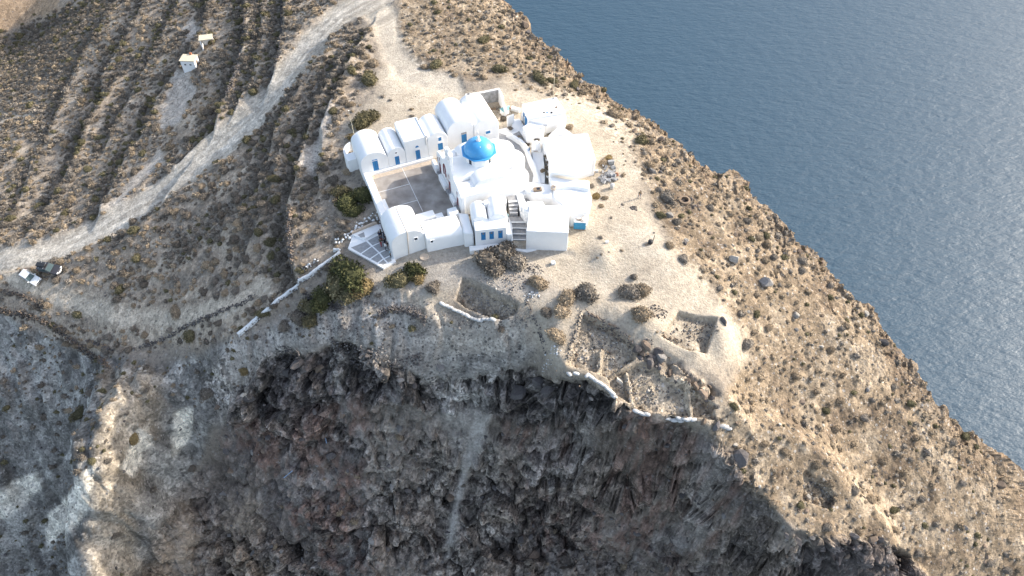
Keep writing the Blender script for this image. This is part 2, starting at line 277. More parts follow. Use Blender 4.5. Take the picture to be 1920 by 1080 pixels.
def attrmat(name, rough=.95, bump=.05, scale=4., spkl=.35, randamt=0., trans=False):
    # colour comes from the mesh's own 'col' attribute, with grain on top
    m, t, b = newmat(name); N = t.nodes; L = t.links
    at = N.new('ShaderNodeAttribute'); at.attribute_name = 'col'
    geo = N.new('ShaderNodeNewGeometry')
    nz = N.new('ShaderNodeTexNoise'); nz.inputs['Scale'].default_value = scale; nz.inputs['Detail'].default_value = 6; nz.inputs['Roughness'].default_value = .7
    L.new(geo.outputs['Position'], nz.inputs['Vector'])
    mr = N.new('ShaderNodeMapRange'); mr.inputs[1].default_value = .25; mr.inputs[2].default_value = .75; mr.inputs[3].default_value = 1-spkl; mr.inputs[4].default_value = 1+spkl
    L.new(nz.outputs['Fac'], mr.inputs[0])
    mx = N.new('ShaderNodeVectorMath'); mx.operation = 'SCALE'; L.new(at.outputs['Color'], mx.inputs[0]); L.new(mr.outputs[0], mx.inputs['Scale'])
    out = mx.outputs[0]
    if randamt:
        oi = N.new('ShaderNodeObjectInfo'); m2 = N.new('ShaderNodeMapRange'); m2.inputs[3].default_value = 1-randamt; m2.inputs[4].default_value = 1+randamt
        L.new(oi.outputs['Random'], m2.inputs[0]); m3 = N.new('ShaderNodeVectorMath'); m3.operation = 'SCALE'
        L.new(out, m3.inputs[0]); L.new(m2.outputs[0], m3.inputs['Scale']); out = m3.outputs[0]
    L.new(out, b.inputs['Base Color']); b.inputs['Roughness'].default_value = rough; b.inputs['Specular IOR Level'].default_value = .15
    if bump:
        bp = N.new('ShaderNodeBump'); bp.inputs['Strength'].default_value = 1; bp.inputs['Distance'].default_value = bump
        n2 = N.new('ShaderNodeTexNoise'); n2.inputs['Scale'].default_value = scale*1.7; n2.inputs['Detail'].default_value = 6; n2.inputs['Roughness'].default_value = .65
        L.new(geo.outputs['Position'], n2.inputs['Vector']); L.new(n2.outputs['Fac'], bp.inputs['Height']); L.new(bp.outputs[0], b.inputs['Normal'])
    return m
M = {}
M['terrain'] = attrmat('earth', .97, .16, 2.2, .34)
# loose stones: small 3-D cells, some darker and some lighter than the soil, where the ground is stony
def stones(m):
    t = m.node_tree; N = t.nodes; L = t.links; b = N['Principled BSDF']; src = b.inputs['Base Color'].links[0].from_socket
    geo = N.new('ShaderNodeNewGeometry'); at = N.new('ShaderNodeAttribute'); at.attribute_name = 'stone'
    for scl, lo, hi in ((1.9, .13, .91), (4.2, .15, .90)):
        v = N.new('ShaderNodeTexVoronoi'); v.inputs['Scale'].default_value = scl; v.inputs['Randomness'].default_value = 1; L.new(geo.outputs['Position'], v.inputs['Vector'])
        sp = N.new('ShaderNodeSeparateColor'); L.new(v.outputs['Color'], sp.inputs[0])
        core = N.new('ShaderNodeMath'); core.operation = 'LESS_THAN'; core.inputs[1].default_value = .42; L.new(v.outputs['Distance'], core.inputs[0])
        for op, th, col in (('LESS_THAN', lo, (.085,.078,.075,1)), ('GREATER_THAN', hi+.035, (.40,.375,.34,1))):
            c = N.new('ShaderNodeMath'); c.operation = op; c.inputs[1].default_value = th; L.new(sp.outputs[0], c.inputs[0])
            c2 = N.new('ShaderNodeMath'); c2.operation = 'MULTIPLY'; L.new(c.outputs[0], c2.inputs[0]); L.new(core.outputs[0], c2.inputs[1])
            c3 = N.new('ShaderNodeMath'); c3.operation = 'MULTIPLY'; L.new(c2.outputs[0], c3.inputs[0]); L.new(at.outputs['Fac'], c3.inputs[1])
            mx = N.new('ShaderNodeMix'); mx.data_type = 'RGBA'; L.new(c3.outputs[0], mx.inputs[0]); L.new(src, mx.inputs[6]); mx.inputs[7].default_value = col
            src = mx.outputs[2]
    # broken surface: neighbouring lumps differ a little in tone
    for scl, amt in ((.9, .5), (3.1, .5)):
        v = N.new('ShaderNodeTexVoronoi'); v.inputs['Scale'].default_value = scl; L.new(geo.outputs['Position'], v.inputs['Vector']); sp = N.new('ShaderNodeSeparateColor'); L.new(v.outputs['Color'], sp.inputs[0])
        mr = N.new('ShaderNodeMapRange'); mr.inputs[3].default_value = -amt; mr.inputs[4].default_value = amt; L.new(sp.outputs[1], mr.inputs[0])
        at2 = N.new('ShaderNodeAttribute'); at2.attribute_name = 'broken'; m1 = N.new('ShaderNodeMath'); m1.operation = 'MULTIPLY_ADD'; L.new(mr.outputs[0], m1.inputs[0]); L.new(at2.outputs['Fac'], m1.inputs[1]); m1.inputs[2].default_value = 1
        vs = N.new('ShaderNodeVectorMath'); vs.operation = 'SCALE'; L.new(src, vs.inputs[0]); L.new(m1.outputs[0], vs.inputs['Scale']); src = vs.outputs[0]
    L.new(src, b.inputs['Base Color'])
stones(M['terrain'])
M['shrub'] = attrmat('shrub', .95, 0, 6, .25, .22)
M['rock'] = attrmat('rock', .92, .08, 3, .3, .25)
M['white'] = simple('whitewash', (.84,.835,.82), .9, .035, .8, .02, bscale=5)
M['whiterough'] = simple('whitewashed_rubble', (.72,.72,.71), .95, .12, 3, .06, bscale=5)
M['blue'] = simple('blue_paint', (.03,.19,.42), .5, .12, 6)
M['dome'] = simple('dome_blue', (.065,.32,.62), .34, .06, 2.2, spec=.5)
M['red'] = simple('dark_red_paint', (.16,.012,.02), .5, .15, 6)
M['concrete'] = simple('court_concrete', (.275,.238,.208), .9, .22, .55, .015, blend=(.34,.31,.278))
M['beige'] = simple('beige_plaster', (.50,.41,.32), .92, .14, 2.5, .02)
M['greystep'] = simple('grey_paving', (.34,.335,.33), .92, .16, 2.5, .03)
M['glass'] = simple('dark_glass', (.02,.025,.035), .12, .1, 2, spec=.6)
M['greyplaster'] = simple('raw_cement', (.30,.30,.30), .95, .35, 1.6, .03)
M['metal'] = simple('galvanised', (.45,.46,.47), .4, .1, 8, metal=.7)
M['dark'] = simple('black_metal', (.03,.03,.032), .5, .2, 8)
M['wood'] = simple('weathered_wood', (.26,.19,.13), .85, .25, 8)
M['sack'] = simple('white_sack', (.50,.49,.47), .85, .12, 7, .03)
M['turq'] = simple('turquoise_paint', (.26,.50,.50), .6, .12, 5)
M['bluebox'] = simple('blue_sheet', (.045,.24,.42), .5, .15, 6)
M['cream'] = simple('cream_slab', (.58,.51,.38), .9, .12, 2, .02)
M['paleblue'] = simple('pale_blue_paint', (.30,.42,.58), .6, .1, 5)
M['lamp'] = simple('lamp_globe', (.10,.16,.18), .25, .2, 5)
M['oldred'] = simple('terracotta', (.42,.16,.08), .85, .2, 6)
# ---------------------------------------------------------------- object helpers
def link(o): sc.collection.objects.link(o); return o
def tag(o, label=None, cat=None, group=None, kind=None):
    if label: o['label'] = label
    if cat: o['category'] = cat
    if group: o['group'] = group
    if kind: o['kind'] = kind
    return o
def thing(name, loc, label, cat, group=None):
    e = bpy.data.objects.new(name, None); link(e); e.empty_display_size = .3
    e.location = loc; tag(e, label, cat, group); return e
def base_of(o):                                    # world position of a thing or part (no rotation used for built-in-place things)
    v = Vector(o.location)
    if o.parent: v += base_of(o.parent)
    return v
def mesh(name, V, Fc, mat, parent=None, smooth=False, bevel=0, seg=2, loc=None):
    me = bpy.data.meshes.new(name)
    off = base_of(parent) if parent else (Vector(loc) if loc is not None else Vector(np.mean(np.array(V), 0)))
    if not parent and loc is None: off.z = min(v[2] for v in V)
    me.from_pydata([tuple(Vector(v)-off) for v in V], [], Fc); me.update()
    bm = bmesh.new(); bm.from_mesh(me); bmesh.ops.recalc_face_normals(bm, faces=bm.faces); bm.to_mesh(me); bm.free()
    me.materials.append(M[mat] if isinstance(mat, str) else mat)
    if smooth: me.polygons.foreach_set('use_smooth', [True]*len(me.polygons))
    o = bpy.data.objects.new(name, me); link(o)
    if parent: o.parent = parent
    else: o.location = off
    if bevel:
        b = o.modifiers.new('bevel', 'BEVEL'); b.width = bevel; b.segments = seg; b.limit_method = 'ANGLE'; b.angle_limit = R(35)
        me.polygons.foreach_set('use_smooth', [True]*len(me.polygons)); b.harden_normals = True
    return o
def prism(pts, z0, z1):
    n = len(pts); V = [(p[0], p[1], z0) for p in pts]+[(p[0], p[1], z1) for p in pts]
    return V, [tuple(range(n))[::-1], tuple(range(n, 2*n))]+[(i, (i+1) % n, n+(i+1) % n, n+i) for i in range(n)]
def join(*parts):
    V = []; F_ = []
    for v, f in parts:
        k = len(V); V += list(v); F_ += [tuple(i+k for i in q) for q in f]
    return V, F_
def ubox(u0, u1, v0, v1, z0, z1): return prism([W(u0,v0),W(u1,v0),W(u1,v1),W(u0,v1)], z0, z1)
def obox(c, ax, sx, sy, z0, z1):                   # box centred on c, turned by ax
    ca, sa = math.cos(ax), math.sin(ax)
    return prism([(c[0]+x*ca-y*sa, c[1]+x*sa+y*ca) for x, y in ((-sx/2,-sy/2),(sx/2,-sy/2),(sx/2,sy/2),(-sx/2,sy/2))], z0, z1)
def tube(a, b, r0, r1=None, n=8):
    a = Vector(a); b = Vector(b); r1 = r0 if r1 is None else r1
    d = (b-a).normalized(); s = d.orthogonal().normalized(); t = d.cross(s)
    V = [a+(s*math.cos(2*math.pi*i/n)+t*math.sin(2*math.pi*i/n))*r0 for i in range(n)]+[b+(s*math.cos(2*math.pi*i/n)+t*math.sin(2*math.pi*i/n))*r1 for i in range(n)]
    return [tuple(v) for v in V], [tuple(range(n))[::-1], tuple(range(n, 2*n))]+[(i, (i+1) % n, n+(i+1) % n, n+i) for i in range(n)]
def lathe(c, prof, n=20, a0=0., a1=2*math.pi):     # (radius, z) profile
    full = abs(a1-a0-2*math.pi) < 1e-6; k = n if full else n+1
    V = []; F_ = []
    for r, z in prof:
        for i in range(k):
            a = a0+(a1-a0)*i/n; V.append((c[0]+r*math.cos(a), c[1]+r*math.sin(a), c[2]+z))
    for j in range(len(prof)-1):
        for i in range(n if full else n):
            i2 = (i+1) % k
            F_.append((j*k+i, j*k+i2, (j+1)*k+i2, (j+1)*k+i))
    return V, F_
def vault(q, base, eave, crown, n=14):             # q: four corners, the arch spans q0-q1 (front) and q3-q2 (back)
    q = [np.array(p[:2], float) for p in q]; V = []; F_ = []
    def ring(a, b):
        r = [(*a, base)]
        for i in range(n+1):
            t = math.pi*i/n; s = (1-math.cos(t))/2; p = a+(b-a)*s; r.append((p[0], p[1], eave+(crown-eave)*math.sin(t)))
        r.append((*b, base)); return r
    A = ring(q[0], q[1]); B = ring(q[3], q[2]); m = len(A)
    return A+B, [tuple(range(m)), tuple(range(m, 2*m))[::-1]]+[(i, i+1, m+i+1, m+i) for i in range(m-1)]+[(0, m, 2*m-1, m-1)]
def uvq(u0, u1, v0, v1): return [W(u0,v0),W(u1,v0),W(u1,v1),W(u0,v1)]
def pts_at(px, z): return [tuple(P(x, y, z)) for x, y in px]

# ---------------------------------------------------------------- terrain colour and mesh
def mixc(c, m, col):
    m = np.clip(m, 0, 1)[..., None]; return c*(1-m)+np.array(col)*m
sp1 = fbm(GX, GY, 3.2, 4, 200); sp2 = rng.random(GX.shape); sp3 = fbm(GX, GY, 14, 3, 210); sp4 = fbm(GX, GY, .8, 2, 220)
gzx = np.gradient(GZ, axis=1)/np.gradient(GX, axis=1); gzy = np.gradient(GZ, axis=0)/np.gradient(GY, axis=0)
slope = np.hypot(gzx, gzy)
C = np.zeros(GX.shape+(3,)); C[:] = (.30,.265,.225)
C = mixc(C, z_left, (.34,.285,.228)); C = mixc(C, z_left*sstep(.05,.45,sp1), (.43,.37,.30)); C = mixc(C, z_left*sstep(.1,.5,-sp1)*.8, (.20,.178,.152))
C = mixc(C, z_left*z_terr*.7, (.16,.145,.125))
C = mixc(C, z_right, (.37,.295,.212)); C = mixc(C, z_right*sstep(.0,.4,sp1), (.45,.375,.285)); C = mixc(C, z_right*sstep(.1,.5,-sp1)*.8, (.22,.17,.125))
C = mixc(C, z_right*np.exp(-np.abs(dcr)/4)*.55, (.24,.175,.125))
C = mixc(C, z_ll, (.235,.228,.215)); C = mixc(C, z_ll*sstep(.05,.4,sp1+.35*sp3), (.42,.41,.385)); C = mixc(C, z_ll*sstep(.15,.5,-sp1)*.8, (.135,.128,.118))
C = mixc(C, z_ll*zone([(190,700),(310,690),(300,800),(250,960),(260,1100),(160,1100),(180,900)], 18)*.6, (.43,.365,.28))
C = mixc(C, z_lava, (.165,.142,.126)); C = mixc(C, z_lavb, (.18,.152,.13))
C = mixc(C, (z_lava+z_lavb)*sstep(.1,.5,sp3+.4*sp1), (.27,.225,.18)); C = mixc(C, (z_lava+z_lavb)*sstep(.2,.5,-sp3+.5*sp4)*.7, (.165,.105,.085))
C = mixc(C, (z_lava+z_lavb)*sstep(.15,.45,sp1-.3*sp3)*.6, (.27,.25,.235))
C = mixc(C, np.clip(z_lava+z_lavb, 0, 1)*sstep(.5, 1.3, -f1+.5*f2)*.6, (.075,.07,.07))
C = mixc(C, z_mid*(1-.7*z_lava)*(1-.7*z_lavb), (.20,.178,.158)); C = mixc(C, z_mid*sstep(.1,.5,sp1)*.6, (.29,.265,.24)); C = mixc(C, z_mid*sstep(.15,.5,-sp1)*.6, (.15,.118,.10))
C = mixc(C, zone([(700,790),(860,740),(900,820),(870,900),(840,1000),(720,1000),(690,900)], 24)*.35, (.24,.215,.19))
C = mixc(C, z_rim*.85, (.105,.097,.094)); C = mixc(C, z_rim*sstep(.1,.5,sp1), (.21,.195,.18)); C = mixc(C, z_rim*sstep(.5,1.2,f1)*.6, (.23,.20,.17))
C = mixc(C, z_gravel*(1-.6*z_rim), (.40,.375,.345)); C = mixc(C, z_gravel*sstep(.1,.5,-sp1), (.27,.255,.24)); C = mixc(C, z_gravel*sstep(.15,.45,sp1), (.52,.49,.455))
C = mixc(C, z_slide*.9, (.39,.37,.345)); C = mixc(C, z_white, (.80,.755,.66))
C = mixc(C, zone([(800,585),(880,600),(985,610),(1000,650),(930,660),(820,650)], 10)*.7, (.50,.455,.395))
C = mixc(C, z_lavc, (.11,.095,.09)); C = mixc(C, z_dark, (.17,.15,.125)); C = mixc(C, zone([(-300,100),(0,62),(110,15),(140,-60),(-300,-60)], 6), (.38,.28,.19))
C = mixc(C, z_sand, (.56,.495,.405)); C = mixc(C, z_sand*sstep(.1,.5,sp1+.3*sp3), (.61,.55,.46)); C = mixc(C, z_sand*sstep(.2,.6,-sp1)*.7, (.47,.41,.33))
C = mixc(C, zone([(700,500),(860,485),(1000,490),(1060,560),(950,560),(860,540),(740,555)], 14)*.7, (.43,.405,.375))
C = mixc(C, z_bench, (.42,.362,.29)); C = mixc(C, z_bare, (.45,.41,.365)); C = mixc(C, z_path, (.50,.44,.36)); C = mixc(C, z_road, (.46,.425,.37))
trk = np.clip(band([(x, y-5) for x, y in ROAD], 3, 4)+band([(x+2, y+8) for x, y in ROAD], 3, 4), 0, 1); C = mixc(C, trk*z_road*.6, (.56,.53,.48))
C = mixc(C, z_road*sstep(.0,.4,fbm(GX, GY, 2, 3, 230))*.5, (.36,.335,.30))
C = mixc(C, z_pit*.7, (.40,.345,.275)); C = mixc(C, z_pit*sstep(0,.4,sp1)*.5, (.48,.425,.35))
C = mixc(C, zone([(1060,640),(1200,650),(1350,740),(1390,800),(1290,800),(1190,770),(1100,720),(1050,700)], 10)*.55, (.47,.40,.31))
C = mixc(C, frt*.6, (.42,.40,.375))
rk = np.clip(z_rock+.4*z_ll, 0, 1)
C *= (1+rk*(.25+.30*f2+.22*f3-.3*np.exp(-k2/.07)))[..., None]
dro = np.zeros(GX.shape); mro = band(ROAD, 60, 2, False) > 0; dro[mro] = line_side(PX[mro], PY[mro], ROAD)
strk = vnoise(dro/2.6+wob*1.2, GY*.10+GX*.06, 240)-.5
C *= (1+z_road*.42*strk)[..., None]
C *= (.80-.04*z_sand+.06*z_road-.08*z_ll-.14*z_right*(1-z_sand)+.13*z_left)[..., None]*np.array([1.035, 1.0, .95])
# loose stones darker and lighter than the soil
st = (1-z_road*.85)*(1-z_sand*.75)
C *= (1+.10*sp4+.05*(sp2-.5))[..., None]
ny, nx = GX.shape
idx = np.arange(nx*ny).reshape(ny, nx)
quads = np.stack([idx[:-1, :-1], idx[:-1, 1:], idx[1:, 1:], idx[1:, :-1]], -1).reshape(-1, 4)
zq = GZ.reshape(-1)[quads].max(1); keep = zq > -136
quads = quads[keep]
rq = (rockamp+mid*.6+z_pit+crx).reshape(-1)[quads].mean(1)
me = bpy.data.meshes.new('hillside'); nv = nx*ny
me.vertices.add(nv); me.vertices.foreach_set('co', np.stack([VX, VY, VZ], -1).astype(np.float32).ravel())
me.loops.add(quads.size); me.loops.foreach_set('vertex_index', quads.astype(np.int32).ravel())
me.polygons.add(len(quads)); me.polygons.foreach_set('loop_start', np.arange(0, quads.size, 4, dtype=np.int32))
me.polygons.foreach_set('use_smooth', (rq < .25))
sb = me.attributes.new('broken', 'FLOAT', 'POINT'); sb.data.foreach_set('value', np.clip(.12+.9*rockamp+.5*z_ll+.4*z_right+.4*z_gravel+.4*z_pit+.3*z_left-.1*z_sand, .05, 1).astype(np.float32).ravel())
sa = me.attributes.new('stone', 'FLOAT', 'POINT'); sa.data.foreach_set('value', np.clip(st*(.5+.3*z_gravel+.2*z_right+.3*z_pit-.28*z_rock), 0, 1).astype(np.float32).ravel())
ca = me.attributes.new('col', 'FLOAT_COLOR', 'POINT')
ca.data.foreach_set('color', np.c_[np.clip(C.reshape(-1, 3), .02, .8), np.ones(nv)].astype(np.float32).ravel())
me.update(); me.validate(); me.materials.append(M['terrain'])
hillside = link(bpy.data.objects.new('hillside', me)); tag(hillside, kind='structure')
# the sea
m, t, b = newmat('sea'); N = t.nodes; L = t.links
b.inputs['Base Color'].default_value = (.028,.066,.104,1); b.inputs['Roughness'].default_value = .47; b.inputs['IOR'].default_value = 1.33; b.inputs['Specular IOR Level'].default_value = .5
geo = N.new('ShaderNodeNewGeometry'); mp = N.new('ShaderNodeMapping'); mp.inputs['Rotation'].default_value = (0, 0, R(-14)); mp.inputs['Scale'].default_value = (.55, 1.25, 1)
L.new(geo.outputs['Position'], mp.inputs[0]); hs = None
for scl, wgt in ((.2, .5), (.42, .75), (.95, .5), (2.2, .3)):
    n = N.new('ShaderNodeTexNoise'); n.inputs['Scale'].default_value = scl; n.inputs['Detail'].default_value = 4; n.inputs['Roughness'].default_value = .6; n.inputs['Distortion'].default_value = 0
    L.new(mp.outputs[0], n.inputs['Vector']); ml = N.new('ShaderNodeMath'); ml.operation = 'MULTIPLY'; ml.inputs[1].default_value = wgt*(.6/scl if scl < .05 else .35/scl*.9)
    L.new(n.outputs['Fac'], ml.inputs[0])
    if hs is None: hs = ml.outputs[0]
    else:
        ad = N.new('ShaderNodeMath'); L.new(hs, ad.inputs[0]); L.new(ml.outputs[0], ad.inputs[1]); hs = ad.outputs[0]
bp = N.new('ShaderNodeBump'); bp.inputs['Strength'].default_value = 1.0; bp.inputs['Distance'].default_value = .62
L.new(hs, bp.inputs['Height']); L.new(bp.outputs[0], b.inputs['Normal'])
M['sea'] = m
S_ = 9000; o = mesh('sea', [(-S_,-S_,-132),(S_,-S_,-132),(S_,S_,-132),(-S_,S_,-132)], [(0,1,2,3)], 'sea'); tag(o, kind='structure')
# ---------------------------------------------------------------- monastery buildings (courtyard frame W(u, v, z))
def door(parent, name, u0, u1, z0, z1, v, mat='blue', frame='white', plane='v', side=-1, panes=0):
    # leaf recessed inside a proud surround; plane 'v': wall along u, 'u': wall along v
    def B(a0, a1, d0, d1, zz0, zz1):
        return ubox(a0, a1, min(d0, d1), max(d0, d1), zz0, zz1) if plane == 'v' else ubox(min(d0, d1), max(d0, d1), a0, a1, zz0, zz1)
    s = side
    leaf = mesh(name, *B(u0, u1, v-s*.1, v+s*.025, z0, z1), mat, parent)
    f = .09
    mesh('frame', *join(B(u0-f, u0, v-s*.1, v+s*.07, z0, z1+f), B(u1, u1+f, v-s*.1, v+s*.07, z0, z1+f), B(u0, u1, v-s*.1, v+s*.068, z1, z1+f)), frame, leaf)
    if name == 'window': mesh('sill', *B(u0-f-.03, u1+f+.03, v-s*.1, v+s*.12, z0-.09, z0), frame, leaf)
    else:
        mesh('handle', *B(u1-.16, u1-.11, v+s*.02, v+s*.06, z0+.9, z0+1.05), 'dark', leaf)
        um = (u0+u1)/2; mesh('seam', *B(um-.015, um+.015, v+s*.02, v+s*.034, z0+.05, z1-.05), 'dark', leaf)
    for k in range(panes):
        a = u0+(u1-u0)*(.16+.34*(k % 2)*1.0); h = (z1-z0)
        zz = z0+h*(.12 if k < 2 else .55) if panes > 2 else z0+h*.14
        mesh('pane', *B(a, a+(u1-u0)*.34, v+s*.0, v+s*.034, zz, zz+h*(.33 if panes > 2 else .7)), 'glass', leaf)
    return leaf
def cell(name, label, q, base, eave, crown, bev=.10):
    c = np.mean(np.array(q), 0); t = thing(name, (c[0], c[1], base), label, 'building')
    if crown is None: mesh('wall', *prism(q, base, eave), 'white', t, bevel=bev, seg=3)
    else:
        mesh('wall', *vault(q, base, eave, crown, 18), 'white', t, bevel=bev*.8, seg=2)
    return t
a1 = cell('vaulted_cell', 'white barrel vaulted cell at the courtyard corner with the pole behind its roof', uvq(-1.42,2.9,.2,6.3), -1.9, 2.3, 4.0)
door(a1, 'door', .4, 1.27, .5, 2.4, .2); mesh('transom', *ubox(.4,1.27,.16,.23,2.44,2.62), 'blue', a1)
a2 = cell('vaulted_cell', 'small low white vaulted cell squeezed between the corner vault and the flat cube', uvq(2.92,5.74,.22,5.7), -1, 2.55, 3.75)
door(a2, 'door', 3.98, 4.7, .5, 2.18, .22); door(a2, 'window', 4.18, 4.46, 2.72, 2.98, .22, mat='glass')
a3 = cell('flat_roofed_cell', 'white flat roofed cube in the courtyard row with arched light over its blue door', uvq(5.76,9.48,.2,5.4), -1, 4.5, None)
door(a3, 'door', 7.38, 8.12, .5, 2.35, .2)
fan = [W(7.46+.28*(1-math.cos(math.pi*i/8)), .17) for i in range(9)]
mesh('fanlight', *join(([(*W(7.75+.28*math.cos(math.pi*i/8), .16)[:2], 2.85+.34*math.sin(math.pi*i/8)) for i in range(9)]+[(*W(7.75+.28*math.cos(math.pi*i/8), .24)[:2], 2.85+.34*math.sin(math.pi*i/8)) for i in range(9)], [tuple(range(9)), tuple(range(9,18))]+[(i, (i+1)%9, 9+(i+1)%9, 9+i) for i in range(9)])), 'blue', a3)
mesh('parapet', *join(ubox(9.28,9.46,.3,5.3,4.5,4.64), ubox(5.9,9.27,5.2,5.38,4.5,4.62)), 'white', a3, bevel=.03)
mesh('drain_pipe', *join(ubox(9.36,9.44,.0,.3,4.42,4.56), ubox(9.2,9.28,.08,.19,2.9,4.4)), 'metal', a3)
a4 = cell('vaulted_cell', 'white vaulted cell between the flat cube and the tall vault, with two blue shutters', uvq(9.5,12.88,.2,5.3), -1, 3.1, 4.7)
door(a4, 'window', 11.3, 11.8, 3.0, 3.7, .2); door(a4, 'window', 11.12, 11.95, 1.2, 2.55, .2)
a5 = cell('vaulted_cell', 'tallest white barrel vault of the row behind the blue dome', uvq(12.9,17.28,.3,6.6), -1, 3.9, 5.8)
door(a5, 'door', 15.15, 16.05, .9, 3.0, .3); mesh('lintel', *ubox(15.15,16.05,.22,.33,3.04,3.35), 'greystep', a5)
a6 = cell('vaulted_cell', 'long white vault at the row end beside the littered yard', uvq(17.3,21.6,.2,7.6), -1, 3.3, 4.9)
door(a6, 'window', 19.3, 20.05, 1.95, 2.5, .2); mesh('roof_vent', *ubox(18.5,19.4,6.9,7.4,4.3,5.15), 'white', a6, bevel=.05); mesh('vent_opening', *ubox(18.8,19.25,6.95,7.3,5.12,5.17), 'dark', a6)
mesh('plinth', *ubox(-.2,10.0,-.28,.2,-.4,.42), 'white', a3, bevel=.05)
# annex on the outer side of the corner vault
t = cell('annex', 'small white box room against the outer flank of the corner vault', [W(-3.1,4.9),W(-2.95,3.05),W(-1.44,3.15),W(-1.44,5.0)][::-1], -2.6, 1.25, None, .07)
crv = []
for i in range(13):
    a = R(95+i*11); crv.append((W(-1.5+1.5*math.cos(a)*1.0, 6.4+2.2*math.sin(a)-.3)))
V = []; F_ = []
for i in range(13):
    a = R(88+i*10.5); ux, vx = math.cos(a), math.sin(a)
    for r, z in ((1.0,-2.2),(1.0,1.35-.06*i),(.78,1.35-.06*i),(.78,-2.2)):
        V.append(W(-1.45+1.55*r*ux, 5.6+1.9*r*vx, z))
F_ = [(4*i+k, 4*i+(k+1)%4, 4*i+4+(k+1)%4, 4*i+4+k) for i in range(12) for k in range(4)]+[(0,1,2,3),(48,51,50,49)]
o = mesh('curved_wall', V, F_, 'white', smooth=False); tag(o, 'curved white enclosure wall behind the small annex', 'wall')
# court floor, joints and parapet
court = thing('courtyard_floor', W(4.9,-6,0), None, None); tag(court, kind='structure')
mesh('slab', *ubox(-.28,10.4,-14.6,-1.15,-.5,0), 'concrete', court)
mesh('paving_strip', *ubox(-.28,10.4,-1.148,-.2,-.5,.012), 'beige', court)
for q in ((4.77,4.83,-10.9,-.28),(-.25,4.745,-4.36,-4.29),(1.9,4.745,-8.3,-8.23),(-.25,4.745,-1.25,-1.2)):
    mesh('joint', *ubox(*q,-.1,.018), 'white' if q[2] < -4 else 'greystep', court)
wp = thing('court_parapet', W(-.8,-5,-2), 'low thick white parapet along the open side of the courtyard', 'wall')
mesh('wall', *ubox(-1.36,-.3,-10.9,.18,-2.6,.62), 'white', wp, bevel=.10, seg=3); mesh('bench', *ubox(-.3,.25,-9.6,-6.5,-.3,.4), 'white', wp, bevel=.06)
# ------------------------------------------------------------ church
ch = thing('church', W(15,-8.4,-.3), 'white church with blue dome, three rounded apses and stepped bell gable', 'church')
mesh('wall', *ubox(10.3,20.0,-13.7,-3.2,-.6,3.45), 'white', ch, bevel=.28, seg=4)
mesh('nave_vault', *vault([W(10.4,-10.9),W(10.4,-6.0),W(20.1,-6.0),W(20.1,-10.9)], 3.0, 4.2, 5.3, 18), 'white', ch, bevel=.1)
mesh('transept_vault', *vault([W(12.5,-13.0),W(17.5,-13.0),W(17.5,-3.9),W(12.5,-3.9)], 3.0, 4.0, 5.0, 18), 'white', ch, bevel=.1)
mesh('roof', *vault([W(10.45,-13.55),W(10.45,-10.95),W(19.9,-10.95),W(19.9,-13.55)], 3.2, 3.5, 4.1, 12), 'white', ch, bevel=.1)
mesh('roof', *vault([W(10.45,-5.95),W(10.45,-3.35),W(19.9,-3.35),W(19.9,-5.95)], 3.2, 3.5, 4.1, 12), 'white', ch, bevel=.1)
for v0, r, zt in ((-5.4,1.95,3.3),(-8.9,2.25,3.9),(-12.0,1.65,3.2)):
    a = TA; V, F_ = lathe((*W(19.8,v0)[:2],0), [(r,-.6),(r,zt-.25),(r*.93,zt+.05),(r*.7,zt+.38),(r*.35,zt+.55),(.01,zt+.62)], 22, a-math.pi/2-.25, a+math.pi/2+.25)
    mesh('apse', V, F_, 'white', ch, smooth=True)
DC = W(15.0,-8.35); A0 = TA+R(8)
def ngon(c, r, n=8, a0=A0): return [(c[0]+r*math.cos(a0+2*math.pi*i/n), c[1]+r*math.sin(a0+2*math.pi*i/n)) for i in range(n)]
drum = mesh('drum', *prism(ngon(DC, 2.2), 4.2, 6.5), 'white', ch, bevel=.06)
mesh('brim', *prism(ngon(DC, 2.72), 6.5, 6.64), 'dome', ch, bevel=.03)
dome = mesh('dome', *lathe((DC[0],DC[1],6.66), [(2.24,0),(2.24,.16),(2.16,.5),(1.97,.86),(1.66,1.2),(1.25,1.47),(.76,1.66),(.3,1.74),(.01,1.75)], 40), 'dome', ch, smooth=True)
mesh('finial', *join(lathe((DC[0],DC[1],8.34), [(.36,0),(.36,.12),(.2,.3),(.16,.42),(.2,.56),(.13,.72),(.01,.8)], 14), obox(DC, TA, .07, .07, 9.4, 10.3), obox(DC, TA+math.pi/2, .5, .07, 9.85, 9.92)), 'white', dome, smooth=True)
for k in range(8):
    if k % 2: continue
    a = A0+2*math.pi*(k+.5)/8; rr = 2.2*math.cos(math.pi/8); c = (DC[0]+rr*math.cos(a), DC[1]+rr*math.sin(a))
    wv = mesh('window', *obox(c, a+math.pi/2, .42, .12, 5.25, 6.05), 'glass', drum)
    mesh('sill', *obox(c, a+math.pi/2, .56, .1, 5.17, 5.25), 'blue', wv)
for k in (0, 3): mesh('vent_knob', *lathe((DC[0]+1.45*math.cos(-.25+k*.55-1.1), DC[1]+1.45*math.sin(-.25+k*.55-1.1), 8.22), [(.07,0),(.06,.12),(.01,.15)], 8), 'white', dome)
